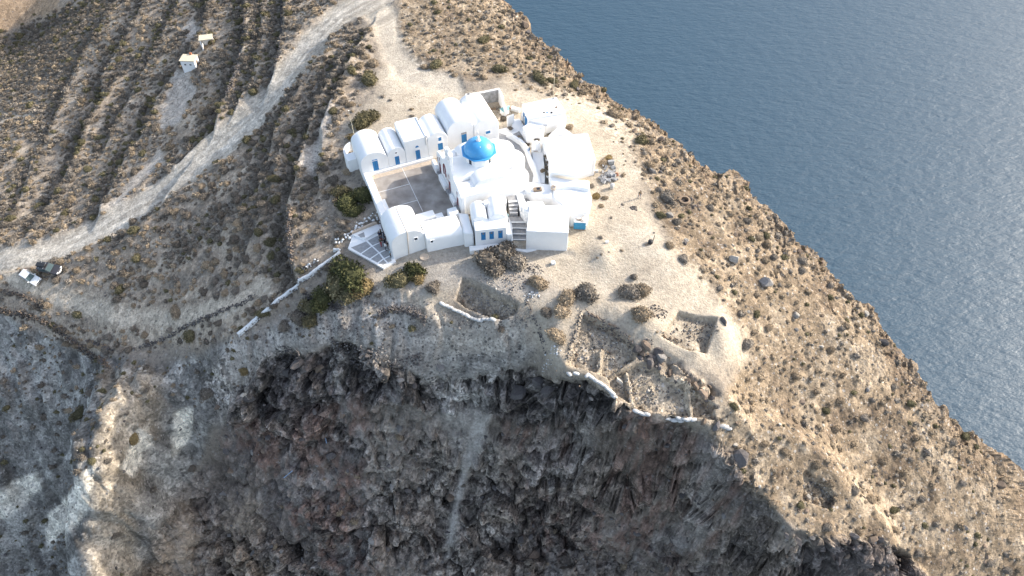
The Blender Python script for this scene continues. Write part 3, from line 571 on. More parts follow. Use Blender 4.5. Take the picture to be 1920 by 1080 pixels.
# facade with red doors and bell gable
prof = [(-14.0,-.6),(-14.0,3.5),(-13.3,3.9),(-12.2,4.35),(-10.9,4.5),(-10.6,5.0),(-9.9,5.1),(-9.6,5.9),(-9.1,6.2),(-7.7,6.2),(-7.2,5.9),(-6.9,5.2),(-6.1,5.0),(-5.9,4.5),(-4.5,4.4),(-3.4,4.0),(-2.7,3.5),(-2.7,-.6)]
n = len(prof)
fc = mesh('facade', [W(10.0,v,z) for v, z in prof]+[W(10.5,v,z) for v, z in prof], [tuple(range(n)), tuple(range(n, 2*n))[::-1]]+[(i, (i+1) % n, n+(i+1) % n, n+i) for i in range(n)], 'white', ch, bevel=.06)
bg_ = mesh('bell_gable', *join(ubox(10.02,10.48,-9.5,-9.05,5.9,7.5), ubox(10.02,10.48,-8.6,-8.2,5.9,7.5), ubox(10.02,10.48,-7.75,-7.3,5.9,7.5), ubox(10.0,10.5,-9.6,-7.2,7.5,7.8), ubox(10.05,10.45,-8.75,-8.05,7.8,8.4)), 'white', ch, bevel=.06)
for v0 in (-8.83, -7.98): mesh('bell', *lathe(W(10.25,v0,6.75), [(.2,0),(.17,.12),(.1,.3),(.06,.38),(.01,.4)], 10), 'metal', bg_)
mesh('cross', *join(ubox(10.22,10.28,-8.43,-8.37,8.4,9.1), ubox(10.22,10.28,-8.6,-8.2,8.8,8.86)), 'white', bg_)
for v0, z0, z1, hw in ((-4.3,.5,2.55,.45),(-8.75,.5,2.55,.5),(-12.3,.5,2.3,.42)): door(fc, 'door', v0-hw, v0+hw, z0, z1, 10.0, 'red', 'white', 'u')
for v0, z0, z1, hw in ((-3.2,2.1,3.0,.22),(-4.3,2.95,3.7,.2),(-7.6,1.7,3.0,.22),(-8.7,2.9,3.8,.22),(-12.3,2.75,3.45,.22)): door(fc, 'window', v0-hw, v0+hw, z0, z1, 10.0, 'red', 'white', 'u')
pts = [(-7.15,1.9),(-7.15,3.5),(-7.0,3.9),(-6.6,4.15),(-6.2,3.9),(-6.05,3.5),(-6.05,1.9),(-6.3,1.9),(-6.3,3.4),(-6.42,3.68),(-6.6,3.78),(-6.78,3.68),(-6.9,3.4),(-6.9,1.9)]
n = len(pts)
mesh('arch_trim', [W(9.9,v,z) for v, z in pts]+[W(10.02,v,z) for v, z in pts], [(i, (i+1) % n, n+(i+1) % n, n+i) for i in range(n)]+[(i, i+1, n-2-i, n-1-i) for i in range(6)]+[(n+i, 2*n-1-i, 2*n-2-i, n+i+1) for i in range(6)], 'red', fc)
for v0, v1, u0 in ((-3.7,-1.3,9.35),(-7.9,-4.9,9.3),(-11.9,-9.7,9.4)):
    mesh('buttress_bench', *ubox(u0,10.0,v0,v1,-.3,1.0), 'white', ch, bevel=.2, seg=3)
for v0 in (-4.3,-8.75,-12.3): mesh('step', *ubox(9.45,10.0,v0-.75,v0+.75,-.3,.45), 'greystep', ch, bevel=.03)
mesh('drain_spout', *join(ubox(12.2,12.32,-5.7,-5.6,3.9,4.9)), 'metal', ch)
# ------------------------------------------------------------ gate house vault and low vault on the camera side
g1 = cell('gate_house', 'white barrel vaulted gate house above the paved forecourt with a pipe over its crown', uvq(-1.65,3.3,-16.6,-10.95), -2.9, .9, 2.65)
cp_ = (.825, 2.68)
pp_ = [W(.85,-11.2,2.66), W(.85,-16.62,2.66), W(.85,-16.66,2.2), W(.6,-16.68,-2.2)]
mesh('pipe', *join(*[tube(a, b, .045) for a, b in zip(pp_[:-1], pp_[1:])]), 'beige', g1)
door(g1, 'window', 1.75, 2.2, .55, 1.0, -16.6, mat='glass'); door(g1, 'gate', -10.2, -9.2, -2.0, .1, -1.36, 'red', 'white', 'u')
g2 = cell('low_vault', 'low white half vault joining the gate house to the three-window house', [W(3.32,-13.6),W(3.32,-17.35),W(8.7,-18.1),W(8.7,-13.9)], -2.6, .25, 1.6)
door(g2, 'window', 3.9, 4.35, .0, .42, -17.45, mat='glass')
mesh('ledge', *join(ubox(3.35,6.0,-13.7,-12.3,-.3,1.25), ubox(6.02,7.2,-13.9,-12.9,-.3,.85), ubox(7.9,9.35,-14.6,-13.1,-.3,1.4)), 'white', g2, bevel=.12, seg=3)
mesh('buttress', *prism([W(8.6,-18.6),W(9.9,-19.1),W(10.6,-15.0),W(9.2,-14.2)], -2.6, 1.2), 'white', g2, bevel=.3, seg=4)
# ------------------------------------------------------------ house with three blue shutters
f = thing('shuttered_house', W(12.5,-18,-2.5), 'white house with three blue shutters above the grey shrub', 'house')
def FR(a, b, z=0): # its own frame: a along the front, b to the back
    return (lambda q: (q[0]+a*math.cos(TA-R(14))-b*math.sin(TA-R(14)), q[1]+a*math.sin(TA-R(14))+b*math.cos(TA-R(14)), z))(W(10.02,-19.5))
def fbox(a0, a1, b0, b1, z0, z1): return prism([FR(a0,b0),FR(a1,b0),FR(a1,b1),FR(a0,b1)], z0, z1)
mesh('wall', *fbox(0,4.55,0,2.2,-2.8,2.0), 'white', f, bevel=.10, seg=3)
mesh('vault', *vault([FR(-.2,2.0),FR(2.1,2.0),FR(2.1,5.4),FR(-.2,5.4)], -1.5, 1.7, 2.75, 16), 'white', f, bevel=.08)
mesh('vault', *vault([FR(2.2,1.9),FR(5.0,1.9),FR(5.0,5.9),FR(2.2,5.9)], -1.5, 1.5, 2.95, 16), 'white', f, bevel=.08)
mesh('chimney', *fbox(1.85,2.5,4.6,5.2,1.5,2.9), 'white', f, bevel=.15, seg=3)
mesh('bench', *fbox(-1.0,4.4,-1.0,0,-2.8,-1.0), 'white', f, bevel=.12, seg=3); mesh('side_wing', *fbox(4.55,5.35,-.2,2.4,-2.8,.6), 'white', f, bevel=.15, seg=3)
for a in (.82, 2.02, 3.3):
    wv = mesh('window', *fbox(a,a+.66,-.03,.1,-.05,1.55), 'blue', f)
    mesh('frame', *join(fbox(a-.07,a,-.06,.1,-.05,1.62), fbox(a+.66,a+.73,-.06,.1,-.05,1.62), fbox(a,a+.66,-.058,.1,1.55,1.62)), 'white', wv)
    mesh('vent_grille', *fbox(a+.2,a+.46,-.045,.0,1.1,1.36), 'wood', wv)
# ------------------------------------------------------------ cube house beside the stairs
e = thing('cube_house', W(20,-21,-2.2), 'large plain white flat roofed cube house beside the white-edged stairs', 'house')
eq = [W(16.67,-22.5),W(22.05,-25.12),W(24.55,-20.3),W(19.25,-17.75)]
mesh('wall', *prism(eq, -3.0, 2.2), 'white', e, bevel=.07, seg=3)
mesh('lean_to', *prism([W(18.7,-19.0),W(18.1,-18.2),W(18.3,-17.2),W(19.3,-16.6),W(21.5,-17.6),W(21.3,-18.9),W(19.3,-17.9)], -1.5, 2.0), 'white', e, bevel=.3, seg=4)
mesh('mast', *join(tube(W(24.3,-20.6,2.1), W(24.3,-20.6,4.9), .04), tube(W(24.25,-20.9,2.1), W(24.3,-20.6,4.0), .015)), 'metal', e)
mesh('drain_spout', *tube(W(21.3,-24.6,2.3), W(22.6,-24.55,2.22), .05), 'metal', e)
# ------------------------------------------------------------ east wing and the lumpy white roofs behind the cube house
d = thing('east_wing', W(29.5,-9,-.5), 'broad white flat roofed wing on the seaward side of the alley', 'building')
mesh('wall', *prism([W(24.4,-13.4),W(32.25,-13.3),W(33.05,-10.5),W(34.0,-7.0),W(26.7,-5.3),W(26.1,-9.4),W(25.5,-10.6)], -1.0, 3.0), 'white', d, bevel=.12, seg=3)
mesh('parapet', *join(*[prism([a, b_, (b_[0]*.985+W(29,-9)[0]*.015, b_[1]*.985+W(29,-9)[1]*.015), (a[0]*.985+W(29,-9)[0]*.015, a[1]*.985+W(29,-9)[1]*.015)], 2.99, 3.12) for a, b_ in ((W(33.9,-7.1),W(26.8,-5.4)),)]), 'white', d, bevel=.03)
mesh('roof_step', *prism(pts_at([(1035,323),(1076,312),(1077,303),(1108,306),(1108,322),(1080,330)], 3.0), 2.6, 3.06), 'white', d, bevel=.03)
d2 = thing('low_roofs', W(26.5,-16,-.5), 'lumpy low white roofs between the flat roofed wing and the cube house', 'building')
mesh('wall', *prism(pts_at([(1030,329),(1062,334),(1105,337),(1107,356),(1075,350),(1040,352),(1032,345)], 2.2), -1.0, 2.2), 'white', d2, bevel=.35, seg=4)
mesh('wall', *prism(pts_at([(1036,348),(1075,349),(1104,355),(1110,368),(1102,396),(1072,402),(1060,390),(1036,370)], 1.7), -1.2, 1.7), 'white', d2, bevel=.3, seg=4)
mesh('wall', *prism(pts_at([(1076,395),(1100,392),(1104,404),(1098,412),(1078,412)], .8), -1.6, .8), 'white', d2, bevel=.2, seg=3)
mesh('wall', *prism(pts_at([(982,339),(1032,345),(1040,372),(1000,368),(992,362),(984,357)], 1.5), -1.0, 1.5), 'white', d2, bevel=.25, seg=4)
hq = P(1008,354,1.75); mesh('roof_hatch', *join(obox(hq, .12, 1.25, .75, 1.45, 1.78)), 'wood', d2); mesh('hatch_glass', *obox((hq[0]+.1,hq[1]), .12, .5, .5, 1.75, 1.8), 'glass', d2)
ov = P(1038,351,2.2); mesh('chimney_pot', *lathe((ov[0],ov[1],1.9), [(.42,0),(.42,.35),(.3,.4),(.3,.1)], 12), 'beige', d2)
# ------------------------------------------------------------ north-east house with its pole, lower flat roof, yard walls
nb = thing('yard_house', W(30,1.8,-.2), 'white flat roofed house with a tall pole on its far corner', 'house')
mesh('wall', *prism([W(27.22,4.0),W(26.95,.42),W(33.15,-.5),W(33.3,3.6)], -.9, 3.0), 'white', nb, bevel=.07, seg=3)
mesh('parapet', *join(prism([W(26.98,.45),W(33.12,-.47),W(33.12,-.27),W(26.98,.65)], 2.99, 3.12)), 'white', nb, bevel=.03)
dl = mesh('door', *prism([W(26.9,1.2),W(26.99,1.2),W(27.05,2.05),W(26.96,2.05)], .1, 2.0), 'blue', nb); mesh('handle', *obox(W(26.88,1.35), TA, .06, .06, 1.0, 1.12), 'dark', dl)
mesh('window', *prism([W(27.0,2.5),W(27.09,2.5),W(27.11,2.9),W(27.02,2.9)], 1.5, 2.1), 'blue', nb)
mesh('shutter_panel', *prism([W(26.55,2.6),W(26.6,2.6),W(26.95,3.5),W(26.9,3.5)], .1, 1.7), 'paleblue', nb)
for x, y, mt in ((1020,211,'dark'),(1026,211,'bluebox'),(1034,211,'dark'),(1043,201,'wood')): q = P(x,y,3.1); mesh('roof_clutter', *obox(q, .3, .3, .22, 3.0, 3.22), mt, nb)
lo = thing('low_annex', W(27,-2,-.4), 'lower white flat roof annex in front of the house with the pole', 'building')
mesh('wall', *prism([W(25.5,-.4),W(25.15,-3.0),W(27.4,-3.75),W(28.9,-1.5),W(29.2,-.2),W(27.1,.3)], -.9, 2.0), 'white', lo, bevel=.12, seg=3)
mesh('wall', *prism([W(27.2,.35),W(28.9,-1.2),W(31.2,-1.6),W(33.0,-1.2),W(33.1,-.52),W(27.3,.38)], -.9, 2.4), 'white', lo, bevel=.12, seg=3)
mesh('wall', *prism(pts_at([(1028,253),(1048,237),(1062,242),(1076,252)], 1.5), -.9, 1.5), 'white', lo, bevel=.15, seg=3)
mesh('skylight', *obox(P(1022,235,2.4), .2, .6, .35, 2.35, 2.46), 'metal', lo)
yw = thing('yard_wall', W(24,8,-.1), 'roofless white wall corner with bare grey cement inside, round the littered yard', 'wall')
def wseg(a, b, th, z0, z1):
    a = np.array(a[:2]); b = np.array(b[:2]); e = (b-a)/np.linalg.norm(b-a); nn = np.array([-e[1], e[0]])*th/2
    return prism([a-nn, b-nn, b+nn, a+nn], z0, z1)
mesh('wall', *wseg(W(21.4,10.45), W(25.7,10.2), .3, -.8, 2.5), 'white', yw, bevel=.05)
mesh('wall', *wseg(W(25.55,10.03), W(25.35,7.7), .3, -.8, 2.45), 'white', yw, bevel=.05)
mesh('wall', *wseg(W(25.35,7.68), W(24.9,5.6), .3, -.8, 1.6), 'white', yw, bevel=.05)
mesh('wall', *wseg(W(21.5,7.62), W(21.5,10.28), .3, -.8, 2.6), 'white', yw, bevel=.05)
mesh('cement_face', *wseg(W(21.7,10.27), W(25.38,10.05), .06, -.5, 2.35), 'greyplaster', yw)
o = mesh('yard_screen', *prism(pts_at([(950,218),(963,213),(964,216),(951,221)], 1.7), -.6, 1.7), 'white', bevel=.06); tag(o, 'short free standing white screen wall beside the turquoise crate', 'wall')
# alley: grey paving, white low walls, upper white floor
al = thing('alley_paving', W(22.5,-6,-.2), None, None); tag(al, kind='structure')
mesh('slab', *prism([W(19,-15.5),W(23.6,-15.5),W(25.2,-10),W(24.6,-4),W(25.5,1.0),W(25.0,2.6),W(21.7,2.6),W(21.6,.1),W(18,.1),W(18,-3.2)], -.5, .12), 'greystep', al)
mesh('white_floor', *prism([W(21.7,2.61),W(24.9,2.61),W(25.6,4.2),W(26.8,4.0),W(26.8,.3),W(25.52,-.3),W(25.5,.98),W(23.4,.4),W(22.6,1.4)], -.5, .16), 'white', al)
mesh('raised_floor', *prism(pts_at([(997,280),(1018,279),(1022,330),(1021,343),(998,342),(1002,320)], .9), -.4, .9), 'white', al, bevel=.03)
aw = thing('alley_wall', W(23.5,-6,-.1), 'curving low white wall along the grey alley behind the apses', 'wall')
ln = [W(23.2,.6),W(23.9,-.9),W(24.5,-2.4),W(24.5,-4.5),W(24.0,-7.0),W(23.7,-9.5),W(23.2,-12.0),W(22.8,-13.8)]
V = []; F_ = []
for i, p in enumerate(ln):
    a = np.array(ln[max(0, i-1)][:2]); b = np.array(ln[min(len(ln)-1, i+1)][:2]); e_ = (b-a)/np.linalg.norm(b-a); nn = np.array([-e_[1], e_[0]]); h = [.8,.9,1.0,1.25,1.35,1.3,1.2,1.1][i]
    for s, z in ((-.38,-.4),(-.22,h),(.22,h),(.38,-.4)): V.append((p[0]+nn[0]*s, p[1]+nn[1]*s, z))
F_ = [(4*i+k, 4*i+(k+1)%4, 4*i+4+(k+1)%4, 4*i+4+k) for i in range(len(ln)-1) for k in range(4)]+[(0,1,2,3),(31,30,29,28)]
mesh('wall', V, F_, 'white', aw, bevel=.06, seg=2)
sp = thing('alley_shrine', tuple(P(1005,275,0)), 'small white pointed shrine front at the head of the upper alley', 'shrine')
q = pts_at([(996,281),(1015,279),(1013,272),(997,273)], 1.6)
mesh('wall', *prism(q, -.2, 1.6), 'white', sp, bevel=.05)
c0 = np.mean(np.array(q), 0); mesh('gable', *lathe((c0[0],c0[1]+.1,1.55), [(.75,0),(.72,.4),(.5,.9),(.2,1.25),(.01,1.35)], 14), 'white', sp, smooth=True)
mesh('wooden_bar', *obox((c0[0]-.1, c0[1]-.85), .12, .7, .06, 1.45, 1.55), 'wood', sp); mesh('door', *obox(tuple(P(992,287,.6)), 1.3, .6, .08, .1, 1.5), 'blue', sp)
# ------------------------------------------------------------ stairs between the houses
stt = thing('staircase', W(16.5,-18.5,-2), 'grey stone stairs with white painted edges between the two front houses', 'stairs')
edge = [((16.45,-16.55),(18.0,-17.2),.0),((16.3,-17.9),(18.25,-18.7),-.3),((16.1,-18.75),(18.0,-19.6),-.6),((15.75,-19.6),(17.6,-20.4),-.9),((15.45,-20.4),(17.2,-21.2),-1.2),((15.2,-21.1),(16.8,-21.9),-1.5)]
for i in range(len(edge)-1):
    a, b, z1 = edge[i]; c, d_, z0 = edge[i+1]
    s_ = mesh('step', *prism([W(*a),W(*b),W(*d_),W(*c)], -3.2, z0+.001*i), 'greystep', stt)
    k = .82; m1 = [c[j]*k+a[j]*(1-k) for j in (0,1)]; m2 = [d_[j]*k+b[j]*(1-k) for j in (0,1)]
    mesh('white_edge', *prism([W(*m1),W(*m2),W(*d_),W(*c)], z0-.05, z0+.02), 'white', s_)
up = [((17.3,-13.6),(18.7,-13.9),1.0),((17.0,-15.0),(18.5,-15.4),.8),((16.85,-15.5),(18.2,-15.9),.55),((16.75,-16.0),(17.9,-16.4),.3),((16.6,-16.5),(17.7,-16.95),.05)]
for i in range(len(up)-1):
    a, b, z1 = up[i]; c, d_, z0 = up[i+1]
    s_ = mesh('step', *prism([W(*a),W(*b),W(*d_),W(*c)], -1.2, z1-.001*i), 'greystep', stt)
    k = .78; m1 = [c[j]*k+a[j]*(1-k) for j in (0,1)]; m2 = [d_[j]*k+b[j]*(1-k) for j in (0,1)]
    mesh('white_edge', *prism([W(*m1),W(*m2),W(*d_),W(*c)], z1-.05, z1+.02), 'white', s_)
mesh('side_wall', *join(prism([W(18.7,-13.9),W(19.6,-14.2),W(19.2,-17.4),W(18.0,-17.3)], -1.2, 1.15), prism([W(18.05,-17.25),W(19.2,-17.5),W(18.9,-18.6),W(18.3,-18.75)], -2.6, .7)), 'white', stt, bevel=.06)
mesh('side_wall', *prism([W(14.9,-21.3),W(15.2,-21.1),W(15.75,-19.6),W(16.1,-18.75),W(16.3,-17.9),W(16.45,-16.55),W(16.1,-15.6),W(15.4,-17.5)], -3.0, -.35), 'white', stt, bevel=.08)
mesh('landing', *prism([W(15.2,-21.1),W(16.9,-22.0),W(18.2,-23.3),W(16.6,-23.1),W(15.0,-22.0)], -2.6, -1.62), 'white', stt, bevel=.1)
mesh('terrace', *prism([W(16.6,-12.8),W(20.6,-12.6),W(20.5,-14.4),W(18.8,-13.95),W(17.2,-13.6),W(16.8,-14.9),W(16.2,-14.7)], -1, .98), 'white', stt, bevel=.05)
lp = thing('globe_lamp', (*W(15.95,-18.0)[:2],-.4), 'small globe lamp on a dark post beside the stairs', 'lamp')
b0 = Vector(lp.location); mesh('post', *tube(b0+Vector((0,0,-.2)), b0+Vector((-.35,.1,1.5)), .06, .045), 'dark', lp); mesh('globe', *lathe(tuple(b0+Vector((-.35,.1,1.45))), [(.01,0),(.2,.08),(.3,.3),(.2,.52),(.01,.6)], 14), 'lamp', lp, smooth=True)
# ------------------------------------------------------------ paved forecourt
fk = thing('forecourt', W(-4,-13,-2.3), None, None); tag(fk, kind='structure')
mesh('slab', *prism([W(-7.3,-12.0),W(-3.56,-17.7),W(-1.5,-17.2),W(-1.5,-8.9),W(-6.0,-9.7)], -3.0, -2.03), 'white', fk)
G = [[(-7.0,-11.95),(-5.5,-11.85),(-4.35,-11.55),(-2.9,-11.2),(-1.75,-10.9)],[(-5.9,-13.8),(-5.0,-13.3),(-3.9,-12.9),(-2.8,-12.7),(-1.75,-12.5)],[(-4.9,-15.3),(-4.1,-14.9),(-3.3,-14.6),(-2.5,-14.4),(-1.75,-14.3)],[(-4.1,-16.5),(-3.5,-16.2),(-3.0,-16.0),(-2.3,-15.9),(-1.85,-15.8)],[(-3.45,-17.3),(-3.1,-17.2),(-2.7,-17.1),(-2.2,-17.0),(-1.95,-16.95)]]
for i in range(4):
    for j in (0, 2):
        q = [np.array(G[i][j]), np.array(G[i][j+2]), np.array(G[i+1][j+2]), np.array(G[i+1][j])]; c = sum(q)/4
        q = [c+(p-c)*(1-.16/np.linalg.norm(p-c)) for p in q]
        mesh('paving_slab', *prism([W(*p) for p in q], -2.2, -2.022+.004*((i+j) % 2)), 'greystep', fk)
mesh('upper_step', *prism([W(-6.1,-9.75),W(-2.0,-9.1),W(-1.5,-10.3),W(-4.5,-11.4)], -2.9, -1.7), 'white', fk, bevel=.04); mesh('paving_slab', *prism([W(-5.3,-10.2),W(-4.3,-10.0),W(-4.4,-11.1),W(-5.0,-10.9)], -1.75, -1.69), 'greystep', fk)
mesh('upper_step', *prism([W(-5.9,-9.6),W(-2.4,-8.8),W(-2.0,-9.08),W(-6.0,-9.72)], -2.9, -1.3), 'beige', fk)
# ---------------------------------------------------------------- shrubs and rocks: shared shapes
def shrub_arrays(seed, nleaf, size, col, col2, core=(9, 4), flat=.78):
    r = np.random.default_rng(seed)
    lob = [(0, 0, .25, .62)]
    for k in range(r.integers(5, 9)):
        a = r.random()*6.28; d = .25+.4*r.random(); lob.append((d*math.cos(a), d*math.sin(a), .12+.35*r.random()*(1.1-d), .28+.22*r.random()))
    lob = np.array(lob); lw = lob[:, 3]**2; lw /= lw.sum()
    V = []; F_ = []; Cc = []
    c1 = np.array(col); c2 = np.array(col2)
    for k in range(nleaf):
        L_ = lob[r.choice(len(lob), p=lw)]
        d = r.normal(size=3); d /= np.linalg.norm(d); d[2] = abs(d[2])*1.0-.15
        p = L_[:3]+d*L_[3]*(.82+.3*r.random()); p[2] = max(p[2], .01)*1.0
        n = d+r.normal(size=3)*.75; n /= np.linalg.norm(n)
        s = np.cross(n, [.3, .5, .8]); s /= np.linalg.norm(s)+1e-9; t = np.cross(n, s)
        a = r.random()*6.28; s, t = s*math.cos(a)+t*math.sin(a), t*math.cos(a)-s*math.sin(a)
        sz = size*(.55+.8*r.random()); i = len(V)
        V += [p-s*sz*.6, p+s*sz*.6, p+t*sz*1.1+n*sz*.3]; F_.append((i, i+1, i+2))
        cc = (c1+(c2-c1)*r.random()**1.4)*(.75+.5*r.random()); Cc += [cc]*3
    # twiggy inner mass
    na, nb = core; i0 = len(V)
    for j in range(nb):
        ph = (j/(nb))*math.pi/2
        for i in range(na):
            a = 2*math.pi*i/na; dd = np.array([math.cos(a)*math.cos(ph), math.sin(a)*math.cos(ph), math.sin(ph)])
            rr = .3
            for L_ in lob:
                b_ = dd@L_[:3]; q = b_*b_-(L_[:3]@L_[:3]-L_[3]**2)
                if q > 0: rr = max(rr, b_+math.sqrt(q))
            V.append(dd*rr*.86*np.array([1, 1, 1])); Cc.append(c1*.9)
    V.append(np.array([0, 0, .62])); Cc.append(c1*.9); top = len(V)-1
    for j in range(nb-1):
        for i in range(na): F_.append((i0+j*na+i, i0+j*na+(i+1) % na, i0+(j+1)*na+(i+1) % na, i0+(j+1)*na+i))
    for i in range(na): F_.append((i0+(nb-1)*na+i, i0+(nb-1)*na+(i+1) % na, top))
    V = np.array(V); V[:, 2] *= flat/.78
    return V, F_, np.array(Cc)
def color_mesh(name, V, F_, Cc, mat, smooth=False):
    me = bpy.data.meshes.new(name); me.from_pydata([tuple(v) for v in V], [], F_)
    at = me.attributes.new('col', 'FLOAT_COLOR', 'POINT'); at.data.foreach_set('color', np.c_[np.clip(Cc, 0, 1), np.ones(len(Cc))].astype(np.float32).ravel())
    me.materials.append(M[mat]); me.update()
    if smooth: me.polygons.foreach_set('use_smooth', [True]*len(me.polygons))
    return me
KC = dict(dry=((.26,.203,.14),(.37,.295,.205)), grey=((.20,.173,.142),(.29,.255,.21)), olive=((.11,.097,.054),(.185,.16,.092)), green=((.06,.062,.028),(.115,.115,.048)), gold=((.19,.14,.066),(.28,.21,.105)), dusk=((.15,.126,.10),(.22,.188,.15)))
PROTO = {k: [color_mesh('shrub_'+k, *shrub_arrays(10+i+hash(k) % 7*0+len(k)*13, 900, .105, *c), 'shrub') for i in range(3)] for k, c in KC.items()}
LOWP = {k: [shrub_arrays(50+i+len(k)*17, 120, .24, *c, core=(7, 3)) for i in range(4)] for k, c in KC.items()}
def shrub(loc, rad, kind, label, group=None, sq=1.0, hz=1.0, rot=None, name='shrub'):
    o = bpy.data.objects.new(name, random.choice(PROTO[kind])); link(o)
    o.location = (loc[0], loc[1], loc[2]-.06*rad); o.scale = (rad, rad*sq, rad*hz); o.rotation_euler = (0, 0, random.random()*6.28 if rot is None else rot)
    return tag(o, label, 'shrub', group)
def rock_arrays(seed, sub=1, flat=.7):
    bm = bmesh.new(); bmesh.ops.create_icosphere(bm, subdivisions=sub, radius=1); r = np.random.default_rng(seed)
    pl = [(lambda n: (n/np.linalg.norm(n), .38+.4*r.random()))(r.normal(size=3)) for _ in range(14)]
    V = []
    for v in bm.verts:
        p = np.array(v.co)*(1+.12*(r.random()-.5))
        for n, d in pl:
            k = p@n
            if k > d: p = p-n*(k-d)
        V.append(p*np.array([1, .8, flat]))
    F_ = [tuple(v.index for v in f.verts) for f in bm.faces]; bm.free(); return np.array(V), F_
RC = dict(lava=(.115,.103,.098), grey=(.21,.196,.182), pale=(.38,.345,.295), brown=(.20,.152,.115), white=(.72,.72,.71))
ROCKH = [rock_arrays(i, 2) for i in range(6)]; ROCKL = [rock_arrays(20+i, 1) for i in range(6)]
RPROTO = {k: [color_mesh('rock_'+k, V, F_, np.tile(np.array(c), (len(V), 1)), 'rock') for V, F_ in ROCKH] for k, c in RC.items()}
def boulder(loc, rad, kind, label, group=None, name='boulder', fl=1.0):
    o = bpy.data.objects.new(name, random.choice(RPROTO[kind])); link(o); o.location = (loc[0], loc[1], loc[2]+rad*.18)
    o.scale = (rad, rad*(.7+.5*random.random()), rad*(.8+.4*random.random())*fl); o.rotation_euler = (random.uniform(-.4,.4), random.uniform(-.4,.4), random.random()*6.28)
    return tag(o, label, 'rock', group)
def scatter_mesh(name, items, protos, mat, cols=None):
    # items: (x, y, z, radius, rot, kind, index)
    VV = []; FF = []; CC = []; k = 0
    for x, y, z, r_, a, kd, ix, h in items:
        pr = protos[kd] if isinstance(protos, dict) else protos; p = pr[ix % len(pr)]
        V = p[0]; c, s = math.cos(a), math.sin(a)
        VV.append(np.c_[x+r_*(V[:, 0]*c-V[:, 1]*s), y+r_*(V[:, 0]*s+V[:, 1]*c), z+r_*h*V[:, 2]])
        tint = .8+.4*((ix*37 % 100)/100)
        CC.append((p[2] if len(p) > 2 else np.tile(np.array(cols[kd]), (len(V), 1)))*tint)
        FF.append((p[1], k)); k += len(V)
    VV = np.vstack(VV); CC = np.vstack(CC)
    lt = []; li = []
    for f, k0 in FF:
        for q in f: lt.append(len(q)); li += [i+k0 for i in q]
    me = bpy.data.meshes.new(name); me.vertices.add(len(VV)); me.vertices.foreach_set('co', VV.astype(np.float32).ravel())
    lt = np.array(lt, np.int32); me.loops.add(len(li)); me.loops.foreach_set('vertex_index', np.array(li, np.int32)); me.polygons.add(len(lt)); me.polygons.foreach_set('loop_start', np.r_[0, np.cumsum(lt)[:-1]].astype(np.int32))
    at = me.attributes.new('col', 'FLOAT_COLOR', 'POINT'); at.data.foreach_set('color', np.c_[np.clip(CC, 0, 1), np.ones(len(CC))].astype(np.float32).ravel())
    me.update(); me.validate(); me.materials.append(M[mat]); return link(bpy.data.objects.new(name, me))
def gidx(x, y): return np.clip(np.searchsorted(gy, y)-1, 0, ny-1), np.clip(np.searchsorted(gx, x)-1, 0, nx-1)
def spread(n, dens, r0, r1, occ, xr, yr, seed, spacing=.9, pw=2.0):
    # random places kept where the density map allows and nothing stands yet
    r = np.random.default_rng(seed); X = r.uniform(*xr, n); Y = r.uniform(*yr, n); J, I = gidx(X, Y); keep = r.random(n) < dens[J, I]
    keep &= (dcr[J, I] < .5) & (PX[J, I] > -60) & (PX[J, I] < 1980) & (PY[J, I] > -60) & (PY[J, I] < 1140)
    out = []
    for x, y in zip(X[keep], Y[keep]):
        rad = r0+(r1-r0)*r.random()**pw; ci, cj = int(x/.8), int(y/.8); ok = True
        for i in range(ci-2, ci+3):
            for j in range(cj-2, cj+3):
                for (ax, ay, ar) in occ.get((i, j), ()):
                    if (ax-x)**2+(ay-y)**2 < ((ar+rad)*spacing)**2: ok = False; break
                if not ok: break
            if not ok: break
        if ok:
            occ.setdefault((ci, cj), []).append((x, y, rad)); out.append((x, y, rad))
    if out:
        a = np.array(out); z = bil(a[:, 0], a[:, 1], gx, gy, GZ); return [(x, y, zz, rr) for (x, y, rr), zz in zip(out, z)]
    return []
occ = {}
bpoly = poly_sd(GX, GY, [W(-3.5,7)[:2],W(21.5,9)[:2],W(26,11.5)[:2],W(34,4.5)[:2],W(35,-7)[:2],W(33,-14)[:2],W(27,-24)[:2],W(22.4,-26.3)[:2],W(9,-22)[:2],W(-4,-19)[:2],W(-9,-11)[:2],W(-3,-6)[:2]])
free = (bpoly < -.3)*(1-np.clip(z_road*1.6, 0, 1))*(1-np.clip(z_path*1.5, 0, 1))*(1-.8*z_bench)
nzv = fbm(GX, GY, 6, 3, 300); nzs = fbm(GX, GY, 2.5, 2, 310)
tpx = np.zeros(GX.shape)
dL = free*z_left*np.clip(.5+.9*nzv+1.6*z_terr, .04, 1)*(1-np.clip(z_bare*1.5, 0, 1))*(1-z_sand)
dD = free*z_dark
dR = free*z_right*np.clip(.5+.8*nzv+1.2*np.exp(-np.abs(dcr+5)/5)*(GY > 75), .05, 1)*(1-z_sand*.93)*(1-z_rock*.9)
dLL = free*np.clip(z_ll+z_gravel*.6, 0, 1)*np.clip(.5+1.2*nzv, .0, 1)*(1-z_white)*(slope < 1.6)
